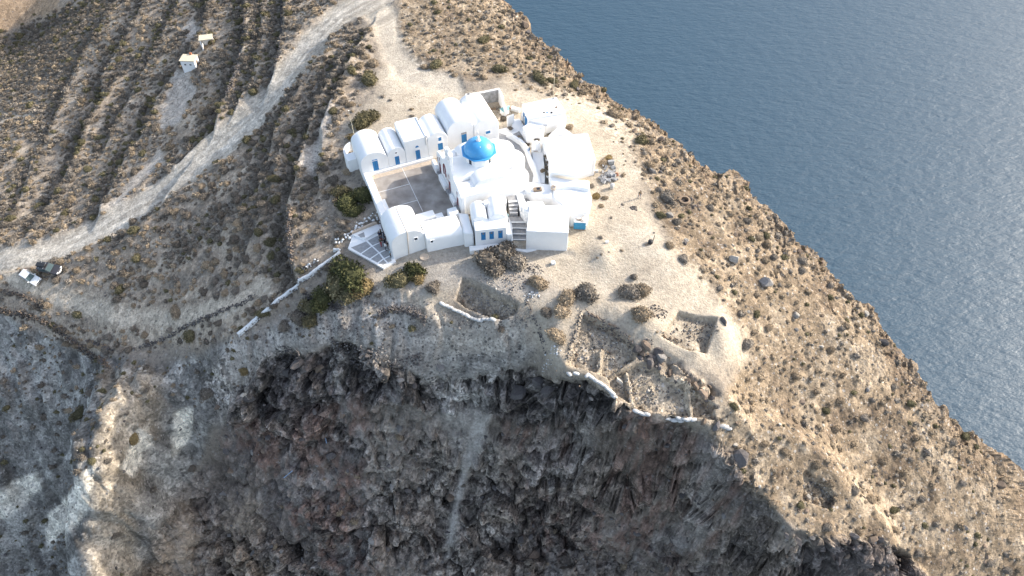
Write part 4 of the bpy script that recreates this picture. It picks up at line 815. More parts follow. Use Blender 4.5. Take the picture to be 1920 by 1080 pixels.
# ------------------------------------------------------------ shrubs that can be told apart, read from the photograph
HAND = [  # px, py (foot centre), radius m, kind, squash, height factor, label
 (648,385,2.47,'green',1.0,.9,'bright green bush at the foot of the courtyard parapet'),(680,365,2.34,'green',1.0,.8,'dark green bush pressed against the courtyard parapet'),(640,358,1.69,'olive',1,.9,'olive bush beside the whitewashed annex'),(665,398,1.69,'green',1,.8,'low green bush above the white rubble wall'),
 (683,226,2.50,'olive',1.15,.95,'big round olive shrub behind the corner vault'),(664,258,1.40,'gold',1,.8,'yellowish shrub below the big round one behind the corner vault'),(655,290,1.30,'dry',1,.9,'brown shrub beside the curved enclosure wall'),
 (690,150,2.20,'olive',1,.8,'rounded olive shrub on the bend of the dirt road'),(700,120,1.60,'dry',1,.8,'brown shrub on the upper bank of the road bend'),(672,95,1.60,'dusk',1,.8,'dusky shrub on the road bank above the bend'),
 (660,515,3.10,'green',1.2,.9,'large dark green bush below the paved forecourt'),(636,538,2.97,'olive',1.1,.9,'broad olive bush along the white boundary wall'),(683,540,2.29,'gold',1,.9,'golden leaved bush below the paved forecourt'),(655,550,2.16,'olive',1,.9,'olive bush between the golden bush and the dark stone wall'),(608,562,2.43,'green',1,.8,'dark bush against the stony side of the white wall'),
 (588,578,2.16,'olive',1,.8,'olive bush beside the lower part of the white wall'),(562,596,1.89,'dusk',1,.8,'grey bush beside the lower part of the white wall'),(585,600,1.62,'olive',1,.9,'round olive bush standing clear on the pale ash'),(532,612,1.35,'dusk',1,.7,'small dusky bush under the white wall'),
 (775,508,2.04,'green',1,1,'green and gold leaved tall bush in front of the gate house'),(750,528,2.16,'olive',1,.9,'dark olive bush joined to the tall bush by the gate house'),(785,520,1.44,'gold',1,.9,'golden bush at the flank of the tall bush by the gate house'),(810,538,1.44,'dusk',1,.8,'grey leafless shrub between the gate house bush and the trench'),
 (915,492,2.56,'dusk',1,.95,'large grey shrub under the blue shutters, its western lobe'),(945,482,2.81,'dusk',1,1.05,'large grey shrub under the blue shutters, its tallest lobe'),(968,492,2.32,'grey',1,.9,'large grey shrub under the blue shutters, brownish eastern lobe'),(930,505,2.07,'dusk',1,.8,'low grey lobe of shrub on the slope under the shutters'),
 (1008,530,1.68,'dry',1,.9,'brown shrub beside a heap of rubble below the cube house'),(1100,548,2.13,'grey',1,.9,'big domed grey brown shrub above the stone walled trench'),(1065,558,1.68,'dry',1,.9,'brown shrub spreading down to the stone walled trench'),(1050,582,1.57,'dry',1,.8,'low brown shrub at the tip of the stone walled trench'),(1023,585,1.23,'dusk',1,.9,'small dark shrub beside the footpath fork'),(1040,628,1.57,'dry',1.3,.7,'straggly dry shrub inside the footpath fork'),
 (1180,548,1.90,'grey',1,.9,'twin domed grey shrub on the sandy ground, upper dome'),(1206,545,1.57,'dry',1,.9,'brown shrub touching the twin domed grey one'),(1205,590,1.79,'dry',1,.85,'lower brown dome of shrubs on the sandy ground'),(1189,518,0.75,'grey',1,.9,'small round shrub on open sand above the twin domed one'),
 (1250,370,1.35,'grey',1.5,1,'tall oval grey shrub by the walking person'),(1237,402,0.95,'olive',1,.9,'small olive shrub beside a grey boulder'),(1270,415,0.90,'grey',1.2,.9,'grey shrub beside the boulder by the sandy track'),(1217,308,1.10,'dry',1,.9,'round tan shrub on the track edge above the grey rock'),(1201,264,1.50,'olive',1,.9,'large olive shrub on the seaward track edge'),(1150,214,1.60,'dry',1,.9,'large tan shrub where the sandy plateau meets the sea slope'),
 (1255,458,0.90,'dry',1,.8,'tan shrub beside the scrap heap'),(1280,484,0.90,'grey',1.3,.8,'upright grey shrub on pale sand'),(1332,388,0.95,'grey',1,.8,'grey shrub below the stone well'),(1402,645,1.30,'grey',.9,.9,'grey shrub beside the spoil heap'),
 (1045,240,1.20,'dusk',1,.8,'grey shrub between the flat roofs of the yard house'),(1030,248,0.90,'olive',1,.8,'dark olive shrub tucked behind the lower white roof'),(1068,236,0.90,'dry',1,.7,'dry shrub beside the whitewashed roof edge'),(1132,305,1.10,'dry',1,.8,'dry shrub at the white wing beside the rubble heap'),(1140,297,1.00,'gold',1,.8,'golden shrub above the rubble heap'),(1108,348,0.60,'grey',1,.9,'small round shrub on the white roof edge'),(1118,368,0.95,'gold',1,.9,'tawny shrub at the white wall near the barrel'),(1135,370,0.60,'dry',1,.8,'little dry shrub beside the tawny one'),(1128,385,0.55,'dry',1,.8,'little brown shrub at the end of the white rubble'),
 (820,120,1.50,'olive',1.2,.8,'dark olive shrub on the stony knoll by the junction'),(905,75,1.50,'olive',1.2,.8,'olive shrub on the knoll above the sea slope'),(913,90,1.20,'dry',1,.8,'tan shrub just below the olive one on the knoll'),(935,128,1.60,'olive',1.2,.75,'wide olive shrub on the knoll edge near the plateau'),(795,125,1.00,'dry',1,.8,'dry shrub on the junction edge of the knoll'),(853,140,0.80,'dry',1,.9,'small shrub at the plateau edge of the knoll'),(1010,147,1.60,'olive',1.6,.7,'row of low olive scrub on the plateau edge, first clump'),(1035,152,1.20,'olive',1,.7,'second clump of low olive scrub on the plateau edge'),(1075,160,1.40,'olive',1.2,.7,'third clump of low olive scrub on the plateau edge'),(1095,172,1.20,'dry',1,.8,'tan clump ending the scrub row on the plateau edge'),
 (945,222,1.00,'dusk',1,.7,'dark weedy shrub inside the littered yard'),(358,628,1.50,'olive',1,.9,'dense olive bush on the footpath bank above the cliff'),(330,582,1.50,'dry',1.3,.6,'oval tan bush in the middle of the footpath'),(100,608,0.90,'olive',1,.9,'small green bush by the dark terrace edge'),(389,734,1.50,'dusk',1.2,.8,'dark bush on the pale ash ridge'),(460,693,1.00,'gold',1.3,.7,'rusty golden tuft on the pale ash'),(152,774,1.60,'olive',1.2,.7,'lone olive bush on the shaded ash slope'),(250,820,1.40,'gold',1,.7,'golden tuft on the eroded ash ridge'),(470,490-275+5,.0,'dry',1,1,'')]
for x, y, r_, kd, sq, hz, lb in HAND:
    if r_ <= 0: continue
    p = hit(x, y+2); shrub(p, r_, kd, lb, None, sq, hz); occ.setdefault((int(p.x/.8), int(p.y/.8)), []).append((p.x, p.y, r_))
# ------------------------------------------------------------ scattered scrub
SC = []
def addsc(lst, kinds, region, hh=(.6, .95)):
    for x, y, z, r_ in lst:
        SC.append([x, y, z, r_, random.random()*6.28, random.choice(kinds), random.randrange(1000), random.uniform(*hh), region])
addsc(spread(40000, dL*np.clip(.12+z_terr*1.4, 0, 1), .55, 1.35, occ, (-150, -14), (58, 200), 501, .55), ['dusk','dusk','grey','dusk','olive'], 'terrace')
addsc(spread(52000, dL*.9, .34, 1.25, occ, (-150, -14), (56, 200), 502, .62), ['dry','dry','grey','dusk','dry'], 'terrace')
addsc(spread(20000, dD, .7, 1.7, occ, (-200, -80), (100, 260), 503, .6), ['dusk','dusk','olive'], 'gully')
addsc(spread(22000, dR, .3, .95, occ, (-40, 75), (28, 160), 504, .85), ['dry','grey','dry','dry','grey','dry','dry','olive'], 'sea')
addsc(spread(12000, dLL, .22, 1.0, occ, (-110, 0), (26, 75), 505, .9), ['dusk','olive','dry','dusk'], 'ash')
addsc(spread(2500, free*z_sand*.10, .2, .55, occ, (-40, 40), (50, 135), 506, 1.2), ['dry','grey'], 'sand')
addsc(spread(3000, free*z_rock*.10*(slope < 1.4), .3, .8, occ, (-45, 50), (26, 62), 507, 1.1), ['dusk','dry'], 'ash')
arr = np.array([[s[0], s[1], s[2], s[3]] for s in SC]); ax_, ay_, ad_ = to_px(arr[:, 0], arr[:, 1], arr[:, 2])
vis = (ax_ > 4) & (ax_ < 1916) & (ay_ > 4) & (ay_ < 1076); size = np.where(vis, arr[:, 3]/ad_, 0)
def near(x, y, marks): return min(marks, key=lambda m: (m[0]-x)**2+(m[1]-y)**2)[2]
SM = dict(terrace=[(375,100,'beside the two field huts'),(330,200,'round the bare strip below the field huts'),(90,500,'near the parked cars'),(560,110,'along the upper stretch of dirt road'),(420,290,'along the middle stretch of dirt road'),(230,430,'along the dirt road above the parked cars'),(500,30,'between the two dark terrace walls'),(540,560,'beside the long white wall'),(640,300,'on the bank under the corner vault'),(670,110,'on the bank inside the road bend'),(560,400,'by the dark high terrace wall'),(400,500,'on the slope between dirt road and footpath'),(80,280,'on the open slope facing the gully'),(200,60,'on the terrace brink above the gully'),(300,600,'along the footpath'),(500,250,'on the strip just below the dirt road')],
          gully=[(60,100,'on the shaded slope across the gully')],
          sea=[(850,60,'on the knoll by the road junction'),(1000,120,'on the slope behind the yard house'),(1200,230,'on the sea slope beyond the sandy track'),(1290,378,'near the stone well'),(1420,520,'near the long flat slab on the sea slope'),(1380,640,'near the spoil heap'),(1535,920,'round the small trench on the sea slope'),(1480,760,'on the stony slope above the small trench'),(1640,620,'under the crest by the dark upright rock'),(1700,850,'on the steep stony slope under the crest'),(1750,1020,'on the lower stony slope beside the dark outcrop')],
          ash=[(150,774,'near the lone olive bush on the ash'),(250,850,'on the eroded ash ridge'),(60,700,'below the curving retaining wall'),(100,980,'round the bare white ash patches'),(420,700,'between the white wall foot and the cliff'),(640,610,'on the pale ash under the round terrace'),(850,640,'under the first row of sandbags'),(900,880,'beside the pale gravel slide'),(500,950,'on the lower lava cliff'),(1200,950,'on the shaded cliff below the trenches')],
          sand=[(1100,500,'on the sand below the cube house'),(800,100,'on the sandy road junction'),(1200,400,'on the sandy track'),(850,520,'on the ground before the gate house'),(1300,620,'on the sand round the square trench')])
CN = dict(dry='tan', gold='golden', grey='grey brown', dusk='dusky grey', olive='olive', green='green')
order = np.argsort(-size); chosen = set()
for i in order:
    if len(chosen) >= 300 or size[i] <= 0: break
    chosen.add(int(i))
for i in chosen:
    x, y, z, r_, a, kd, ix, h, rg = SC[i]; pl = near(ax_[i], ay_[i], SM[rg]); sw = 'large' if r_ > 1.1 else 'low'
    lb = '%s %s shrub %s' % (sw, CN[kd], pl); gp = '%s %s shrubs %s' % (sw, CN[kd], pl)
    o = bpy.data.objects.new('dry_shrub', PROTO[kd][ix % 3]); link(o); o.location = (x, y, z-.08*r_); o.scale = (r_, r_, r_*h); o.rotation_euler = (0, 0, a); tag(o, lb, 'shrub', gp)
o = scatter_mesh('hillside_scrub', [(x, y, z-.08*r_, r_, a, kd, ix, h) for i, (x, y, z, r_, a, kd, ix, h, rg) in enumerate(SC) if i not in chosen], LOWP, 'shrub'); tag(o, 'dense low dry scrub covering the slopes', 'scrub', kind='stuff')
# ------------------------------------------------------------ rocks
occr = {}
RK = []
def addrk(lst, kinds, region):
    for x, y, z, r_ in lst: RK.append([x, y, z-.1*r_, r_, random.random()*6.28, random.choice(kinds), random.randrange(1000), random.uniform(.7, 1.2), region])
addrk(spread(9000, z_rock*np.clip(.4+1.2*nzs, 0, 1)*(1-z_slide*.7), .14, 1.0, occr, (-48, 55), (24, 62), 601, .8, 4), ['lava','lava','lava','grey','brown'], 'cliff')
addrk(spread(9000, free*z_right*np.clip(.35+nzs, 0, 1)*(1-z_sand*.8), .10, .7, occr, (-40, 75), (28, 160), 602, .9, 5), ['brown','brown','brown','grey','pale'], 'sea')
addrk(spread(9000, free*z_gravel*np.clip(.4+nzs, 0, 1), .08, .4, occr, (-40, 10), (40, 70), 603, .9, 4), ['lava','grey','pale','grey'], 'ash')
addrk(spread(5000, free*z_pit, .10, .4, occr, (-15, 45), (35, 75), 604, .8, 2.5), ['grey','brown','grey','pale'], 'pit')
addrk(spread(4000, crx*(dcr < .3)*free*.6, .25, 1.1, occr, (-20, 75), (35, 160), 605, .8, 3), ['brown','lava','brown','grey'], 'crest')
addrk(spread(5000, free*z_ll*.5, .1, .5, occr, (-110, -20), (26, 75), 606, 1, 4), ['grey','pale','lava'], 'ash')
addrk(spread(3000, free*z_left*.25*(1-z_bare), .1, .4, occr, (-140, -14), (60, 190), 607, 1, 4), ['grey','lava','brown'], 'terr')
addrk(spread(1800, free*z_sand*.22, .06, .2, occr, (-40, 40), (50, 135), 608, 1, 3), ['grey','pale','lava'], 'sand')
addrk(spread(5000, free*np.clip(band([(x-14, y-16) for x, y in ROAD], 8, 4)+.7*band([(x+16, y+16) for x, y in ROAD], 5, 3), 0, 1), .1, .4, occr, (-130, -10), (60, 190), 609, .8, 3), ['grey','pale','pale','lava'], 'terr')
arr = np.array([[s[0], s[1], s[2], s[3]] for s in RK]); ax_, ay_, ad_ = to_px(arr[:, 0], arr[:, 1], arr[:, 2]); size = np.where((ax_ > 4) & (ax_ < 1916) & (ay_ > 4) & (ay_ < 1076), arr[:, 3]/ad_, 0)
RM = dict(cliff=[(620,690,'under the dark wall along the cliff rim'),(880,850,'beside the pale gravel slide'),(1000,750,'near the huge black boulder under the cliff lip'),(1270,830,'on the cliff below the sandbag rows'),(1600,1040,'on the dark outcrop below the small trench'),(480,920,'on the reddish lower cliff'),(1080,960,'on the shaded cliff beyond the gravel slide'),(1350,960,'on the shaded flank of the spur'),(760,980,'on the lower cliff before the gravel slide')], sea=SM['sea'], ash=SM['ash'], pit=[(905,550,'in the first trench'),(1120,650,'in the stone walled trench'),(1230,740,'in the long lower trench'),(1300,620,'in the square trench'),(1535,920,'in the small trench on the sea slope')], crest=[(1000,60,'on the crest behind the knoll'),(1200,220,'on the crest beyond the sandy track'),(1450,400,'on the crest beyond the stone well'),(1640,600,'on the crest near the dark upright rock'),(1820,810,'on the low end of the crest')], terr=SM['terrace'], sand=SM['sand'])
KN = dict(lava='dark lava', grey='grey', brown='red brown', pale='pale')
chosen = set(int(i) for i in np.argsort(-size)[:300])
for i in chosen:
    x, y, z, r_, a, kd, ix, h, rg = RK[i]; o = bpy.data.objects.new('boulder', RPROTO[kd][ix % 6]); link(o); o.location = (x, y, z+.12*r_); o.scale = (r_, r_, r_*h); o.rotation_euler = (random.uniform(-.3,.3), random.uniform(-.3,.3), a)
    pl = near(ax_[i], ay_[i], RM[rg]); sw = 'big' if r_ > .7 else 'small'; tag(o, '%s %s angular boulder %s' % (sw, KN[kd], pl), 'rock', '%s %s boulders %s' % (sw, KN[kd], pl))
o = scatter_mesh('loose_stones', [(x, y, z+.1*r_, r_, a, kd, ix, h) for i, (x, y, z, r_, a, kd, ix, h, rg) in enumerate(RK) if i not in chosen], ROCKL, 'rock', RC); tag(o, 'loose stones strewn over the slopes and cliff', 'stones', kind='stuff')
# ---------------------------------------------------------------- dry stone walls
def wall_line(px, zs=None): return [hit(x, y) for x, y in px]
def stone_wall(pts, h, wd, label, kinds, seed, size=.2, name='dry_stone_wall', cap=None, follow=True):
    r = np.random.default_rng(seed); t = thing(name, tuple(pts[0]), label, 'wall'); items = []
    for a, b in zip(pts[:-1], pts[1:]):
        L_ = (b-a).length; e_ = (b-a)/max(L_, .01); nn = Vector((-e_.y, e_.x, 0))
        for k in range(max(2, int(L_*h*wd/(size**3)*.40))):
            s = r.random()*L_; q = a+e_*s+nn*(r.random()-.5)*wd
            z = ground(q.x, q.y)+r.random()*h
            items.append((q.x, q.y, z-.04, size*(.55+.8*r.random()), r.random()*6.28, kinds[r.integers(len(kinds))], int(r.integers(1000)), 1.0))
    o = scatter_mesh('stones', items, ROCKL, 'rock', RC); o.parent = t
    o.data.transform(Matrix.Translation(-Vector(t.location))); tag(o, kind='stuff')
    if cap:
        V = []; F_ = []; m = 0
        fine = []
        for a, b in zip(pts[:-1], pts[1:]):
            n_ = max(1, int((b-a).length/.5))
            for i in range(n_): fine.append(a.lerp(b, i/n_))
        fine.append(pts[-1])
        for i, q in enumerate(fine):
            a, b = fine[max(0, i-1)], fine[min(len(fine)-1, i+1)]; e_ = (b-a).normalized(); nn = Vector((-e_.y, e_.x, 0)).normalized()
            g = ground(q.x, q.y); j = lambda s: s*(r.random()-.5)
            for s, z in ((-.55,-.3),(-.5,h+.0),(-.2,h+.13),(.2,h+.13),(.5,h+.0),(.55,-.3)): V.append((q.x+nn.x*s*cap+j(.1), q.y+nn.y*s*cap+j(.1), g+z+j(.08)))
        n_ = 6; F_ = [(n_*i+k, n_*i+k+1, n_*i+n_+k+1, n_*i+n_+k) for i in range(len(fine)-1) for k in range(n_-1)]+[tuple(range(n_)), tuple(range(n_*len(fine)-1, n_*len(fine)-n_-1, -1))]
        mesh('white_coping', V, F_, 'whiterough', t)
    return t
stone_wall(wall_line([(638,477),(628,485),(611,497),(580,520),(545,548),(508,578),(475,606),(447,630)]), .55, .8, 'long straight whitewashed stone wall running downhill from the forecourt', ['lava','grey'], 1, .22, 'boundary_wall', cap=.45)
stone_wall(wall_line([(626,470),(637,471)]), .4, .5, 'short white stub wall at the head of the long whitewashed wall', ['white'], 2, .2, 'stub_wall', cap=.4)
stone_wall(wall_line([(628,456),(645,448),(665,442),(672,425),(690,416),(712,408)]), .5, 1.3, 'whitewashed rubble bank above the paved forecourt', ['white','white','white','grey'], 3, .3, 'rubble_wall')
stone_wall(wall_line([(709,592),(725,586),(745,584),(765,586),(783,592),(798,606)]), .9, .9, 'curved dark lava stone wall holding a round terrace', ['lava'], 4, .2)
stone_wall(wall_line([(570,554),(590,566),(615,575),(645,586)]), .8, .8, 'dark lava stone wall crossing under the green bushes', ['lava'], 5, .2)
stone_wall(wall_line([(622,650),(645,662),(668,675),(700,683),(730,686),(770,680),(790,672)]), .8, .9, 'dark stone wall along the rim of the cliff', ['lava','lava','grey'], 6, .22)
stone_wall(wall_line([(520,665),(545,662),(560,668)]), .7, .8, 'short dark stone wall at the end of the cliff rim', ['lava'], 7, .22)
stone_wall(wall_line([(1092,585),(1084,610),(1076,640),(1064,676)]), .4, .6, 'pale capped stone wall down the flank of the stone walled trench', ['pale','grey','lava'], 8, .2)
stone_wall(wall_line([(1096,587),(1120,601),(1146,618),(1168,633),(1185,648)]), .5, .7, 'dark loose stone wall along the upper edge of the trench', ['lava','brown'], 9, .22)
stone_wall(wall_line([(985,563),(997,590),(1008,610),(1018,640),(1024,662)]), .3, .45, 'low line of dark stones edging the footpath', ['lava','grey'], 10, .16)
stone_wall(wall_line([(1240,626),(1262,636),(1282,643)]), .4, .6, 'low stone wall stub beside the square trench', ['lava','brown'], 11, .22)
stone_wall(wall_line([(0,584),(40,592),(80,605),(115,625),(150,655),(185,675),(205,690)]), .9, .8, 'dark retaining wall curving along the terrace edge above the ash cliff', ['lava','brown'], 12, .24)
stone_wall(wall_line([(0,548),(30,552),(60,562),(88,580)]), .6, .7, 'dark retaining wall beside the parked cars', ['lava','brown'], 13, .24)
stone_wall(wall_line([(165,640),(190,650),(212,660)]), .6, .6, 'short dark retaining wall below the footpath', ['lava'], 14, .24)
stone_wall(wall_line([(250,655),(300,640),(340,618),(400,592),(450,572),(480,556)]), .55, .7, 'broken dark wall along the lower edge of the footpath', ['lava','grey'], 15, .22)
stone_wall(wall_line([(550,505),(545,470),(540,430),(543,395)]), .9, .9, 'dark high terrace wall west of the white wall', ['lava','brown'], 16, .26)
stone_wall(wall_line([(560,512),(580,500),(598,488)]), .6, .7, 'pile of dark and white stones where the terrace wall ends', ['lava','white','grey'], 17, .24)
for k, (ln, n_) in enumerate((([(458,0),(458,40),(457,75),(445,130),(427,178)], 'first'), ([(530,0),(529,60),(522,110),(508,150)], 'second'))):
    stone_wall(wall_line(ln), .7, .7, ('dark terrace wall dropping past the two field huts', 'dark terrace wall between the hut terraces and the dirt road')[k], ['lava'], 18+k, .26)
HEAPS = [(1000,505,1.2,['pale','grey','lava'],'small heap of pale rubble by the brown shrub'),(965,528,1.5,['grey','lava','brown'],'long low heap of dark rubble under the grey shrub'),(998,555,.9,['white','grey'],'little heap of pale stones beside the trench'),(982,598,1.0,['pale','grey'],'heap of pale stones at the tip of the first trench'),(1232,585,1.2,['lava','brown','grey'],'heap of dark stones under the brown shrub domes'),(1290,379,1.4,['lava','brown'],'ring of dark stones round the well mouth'),(1188,390,.5,['grey','lava'],'scatter of small stones on the sandy track'),(1215,643,.6,['lava','grey'],'small pile of dark stones at the edge of the square trench'),(905,550,2.0,['grey','grey','pale'],'grey rubble filling the first trench'),(945,575,1.4,['grey','pale'],'grey rubble at the deep end of the first trench'),(1310,625,2.0,['brown','grey','lava'],'rubble filling the square trench'),(1120,660,2.6,['grey','brown','pale'],'rubble filling the stone walled trench'),(1200,735,2.2,['grey','lava','pale'],'rubble in the long lower trench'),(1535,925,1.4,['pale','brown','grey'],'rubble in the small trench on the sea slope'),(640,645,2.2,['lava','grey'],'spread of black stones above the cliff rim'),(690,560,1.6,['pale','grey'],'spread of pale stones below the forecourt'),(1035,665,1.0,['white','pale'],'cluster of pale blocks on the cliff edge')]
for k, (x, y, r_, kn, lb) in enumerate(HEAPS):
    rr = np.random.default_rng(900+k); c = hit(x, y); items = []
    for i in range(int(70*r_)):
        a = rr.random()*6.28; d = r_*math.sqrt(rr.random()); q = (c.x+d*math.cos(a)*1.25, c.y+d*math.sin(a)); items.append((*q, ground(*q)+.25*(1-d/r_)*rr.random(), .08+.2*rr.random()**2, rr.random()*6.28, kn[rr.integers(len(kn))], int(rr.integers(1000)), 1.0))
    t = thing('rubble_heap', tuple(c), lb, 'rubble'); o = scatter_mesh('stones', items, ROCKL, 'rock', RC); o.parent = t; o.data.transform(Matrix.Translation(-c)); tag(o, kind='stuff')
BOULD = [(1008,716,1.6,'lava','huge smooth black lava boulder under the cliff lip'),(975,735,1.9,'lava','huge dark slab leaning below the black boulder'),(1025,738,1.5,'lava','dark block wedged at the head of the shaded gully'),(1330,655,.0,'lava',''),(1358,604,.9,'lava','rounded dark boulder at the corner of the square trench'),(1222,672,1.0,'lava','smooth dark boulder between the trenches'),(1240,676,1.2,'grey','pointed grey boulder between the trenches'),(1376,490,1.3,'pale','tall pale slab standing on the sea slope'),(1432,534,1.5,'grey','long flat grey slab on the sea slope'),(1492,593,.9,'pale','pale pointed block among shrubs on the sea slope'),(1625,590,.8,'pale','pale angular block near the crest'),(1652,642,1.2,'lava','dark upright rock on the crest above the sea'),(1400,640,.0,'lava',''),(1390,866,1.6,'lava','dark flat boulder on the brow of the shaded cliff'),(1222,321,1.1,'grey','grey boulder at the track edge below a round tan shrub'),(1238,323,.6,'lava','dark stone touching the grey boulder at the track edge'),(1252,404,1.0,'grey','grey boulder squeezed between two shrubs by the track'),(1294,376,.8,'lava','dark boulder leaning on the well ring'),(1285,457,.6,'lava','dark spherical stone on pale sand'),(985,48,1.6,'brown','red brown crag on the crest above the sea'),(1062,112,1.9,'brown','tilted red brown crag leaning out over the sea'),(1000,55,1.2,'lava','dark cleft rock behind the red brown crag'),(800,63,.6,'lava','upright dark standing stone on the knoll'),(1240,262,1.0,'lava','dark rock under the olive shrub on the sea slope'),(560,683,1.6,'lava','dark tower of lava at the western cliff rim'),(600,690,1.8,'brown','brown lava dome on the cliff rim'),(650,700,1.7,'grey','grey lava dome with pale lichen on the cliff rim'),(540,700,1.4,'lava','black broken lava beside the rim tower'),(470,745,1.1,'lava','dark block at the foot of the rusty tuft'),(455,742,.7,'pale','pale hollow stone at the foot of the rusty tuft'),(825,690,1.2,'grey','grey boulder among rubble at the head of the slide'),(1160,715,.9,'pale','pale block on the edge of the lower trench'),(1345,800,1.1,'lava','dark boulder at the end of the sandbag row'),(1320,790,.8,'brown','brown stone beside the last sandbags')]
for x, y, r_, kd, lb in BOULD:
    if r_: boulder(hit(x, y), r_, kd, lb)
rb_ = np.random.default_rng(77)
for k in range(26):                                # jagged lava band between the square trench and the long trench
    f_ = rb_.random(); x = 1185+160*f_+rb_.normal()*8; y = 655+95*f_+rb_.normal()*9
    boulder(hit(x, y), .35+.75*rb_.random()**2, 'lava' if k % 3 else 'brown', ('dark' if k % 3 else 'brown')+' jagged rock in the lava band between the square and the long trench', 'jagged rocks between the trenches' if k % 3 else 'brown jagged rocks between the trenches')
for k, (a, b, lb) in enumerate((((533,897),(549,884),'pale blue pipe lying on the lava cliff'),((610,820),(613,832),'short pale blue pipe stuck in the lava cliff'))):
    a, b = hit(*a, .25), hit(*b, .25); t = thing('fallen_pipe', tuple(a), lb, 'pipe'); mesh('tube', *tube(a, b, .07), 'paleblue', t); mesh('collar', *tube(a.lerp(b, .45), a.lerp(b, .52), .1), 'metal', t)
# ---------------------------------------------------------------- sandbags
bagV, bagF = [], []
for j in range(7):
    ph = math.pi*j/6
    for i in range(10):
        a = 2*math.pi*i/10; sx = abs(math.sin(ph))**.55; V3 = (.42*-math.cos(ph), .24*sx*math.copysign(abs(math.cos(a))**.7, math.cos(a)), .13+.13*sx*math.copysign(abs(math.sin(a))**.8, math.sin(a))); bagV.append(V3)
bagF = [(10*j+i, 10*j+(i+1) % 10, 10*j+10+(i+1) % 10, 10*j+10+i) for j in range(6) for i in range(10)]
bme = bpy.data.meshes.new('sandbag'); bme.from_pydata(bagV, [], bagF); bme.polygons.foreach_set('use_smooth', [True]*len(bme.polygons)); bme.materials.append(M['sack']); bme.update()
BAGS = [([(829,571),(836,574),(844,578),(852,582),(860,585),(868,589),(876,593),(884,597),(892,600),(900,602),(908,600),(916,600),(924,600)], 'dirty white sandbag in the row under the first trench', 'sandbags under the first trench'),
        ([(1067,702),(1080,702),(1101,705),(1108,709),(1116,714),(1124,719),(1131,724),(1137,729),(1143,734),(1148,739),(1151,745)], 'white sandbag in the curving row at the trench with stone walls', 'sandbags curving round the walled trench'),
        ([(1192,772),(1199,775),(1206,778),(1213,778)], 'white sandbag beside a dark block at the head of the long row', 'sandbags beside the dark block'),
        ([(1252,786),(1258,788),(1265,789),(1273,786),(1276,790),(1284,787),(1291,788),(1300,788)], 'white sandbag in the stacked group above the cliff brow', 'stacked sandbags above the brow'),
        ([(1354,800),(1360,802),(1366,805)], 'white sandbag near the dark boulder ending the row', 'last sandbags by the boulder')]
for pts, lb, gp in BAGS:
    hp = [hit(x, y) for x, y in pts]
    for i, p in enumerate(hp):
        a, b = hp[max(0, i-1)], hp[min(len(hp)-1, i+1)]; o = bpy.data.objects.new('sandbag', bme); link(o); o.location = (p.x, p.y, p.z+.02)
        o.rotation_euler = (random.uniform(-.2,.2), random.uniform(-.15,.15), math.atan2(b.y-a.y, b.x-a.x)+random.uniform(-.4,.4)); s = random.uniform(1.0,1.25); o.scale = (s, s, s*1.1); tag(o, lb, 'sandbag', gp)
# ---------------------------------------------------------------- poles, crates, barrel, blocks
def pole(p, h, label, r_=.05):
    t = thing('flag_pole', p, label, 'pole'); mesh('mast', *tube(Vector(p), Vector(p)+Vector((-.06,0,h)), r_, r_*.6), 'cream', t)
    mesh('bracket', *obox(p, 0, .3, .3, p[2]-.15, p[2]+.08), 'metal', t); mesh('cap', *lathe((p[0]-.06,p[1],p[2]+h), [(.06,0),(.07,.06),(.01,.12)], 8), 'metal', t); return t
pole(W(-.7,6.15,2.9), 5.2, 'thin pale pole rising behind the corner vault'); pole(W(32.7,3.3,3.05), 6.0, 'tall thin white pole on the yard house roof')
bb = thing('skip_container', tuple(hit(1087,432)), 'blue sheet metal container with scrap wood on top beside the cube house', 'container')
b0 = Vector(bb.location); ax = R(-4)
mesh('tub', *obox(b0+Vector((0,.7,0)), ax, 1.75, 1.25, b0.z+.12, b0.z+1.55), 'bluebox', bb, bevel=.03); mesh('lid', *obox(b0+Vector((0,.7,0)), ax, 1.85, 1.35, b0.z+1.55, b0.z+1.66), 'whiterough', bb, bevel=.02)
for k in range(5): a = random.random()*3; c = b0+Vector((random.uniform(-.4,.4), .7+random.uniform(-.35,.35), 0)); mesh('scrap_plank', *obox(c, a, .9, .07, b0.z+1.67+.04*k, b0.z+1.705+.04*k), 'wood', bb)
for sx in (-.6, .6): mesh('foot', *obox(b0+Vector((sx,.25,0)), ax, .1, .1, b0.z-.25, b0.z+.13), 'dark', bb)
mesh('handle', *obox(b0+Vector((.95,.5,0)), ax, .12, .3, b0.z+1.1, b0.z+1.25), 'dark', bb)
mesh('ledge', *obox(b0+Vector((0,.02,0)), ax, 1.7, .12, b0.z+.04, b0.z+.14), 'wood', bb)
def box_thing(name, px, z, size, ang, mat, label, cat, parts=()):
    p = P(*px, z) if z is not None else np.array(hit(*px)); t = thing(name, tuple(p), label, cat); sx, sy, sz = size
    mesh('body', *obox(p, ang, sx, sy, p[2]-.1, p[2]+sz), mat, t, bevel=.04)
    mesh('lid', *obox(p, ang, sx*1.06, sy*1.06, p[2]+sz, p[2]+sz+.05), parts[0] if parts else mat, t); return t
box_thing('black_cabinet', (1076,404), -.9, (.6,.4,.9), R(-3), 'dark', 'black cabinet behind the blue container', 'cabinet', ('dark',))
box_thing('turquoise_crate', (946,212), 0, (1.25,1.05,.8), R(35), 'whiterough', 'white crate with a turquoise lid in the littered yard', 'crate', ('turq',))
box_thing('white_tank', (967,207), .0, (1.6,.6,.45), R(-28), 'whiterough', 'long white tank lying beside the yard house', 'tank')
box_thing('stone_block', (1037,495), None, (.55,.5,.4), R(12), 'whiterough', 'single white block on the sand below the cube house', 'block')
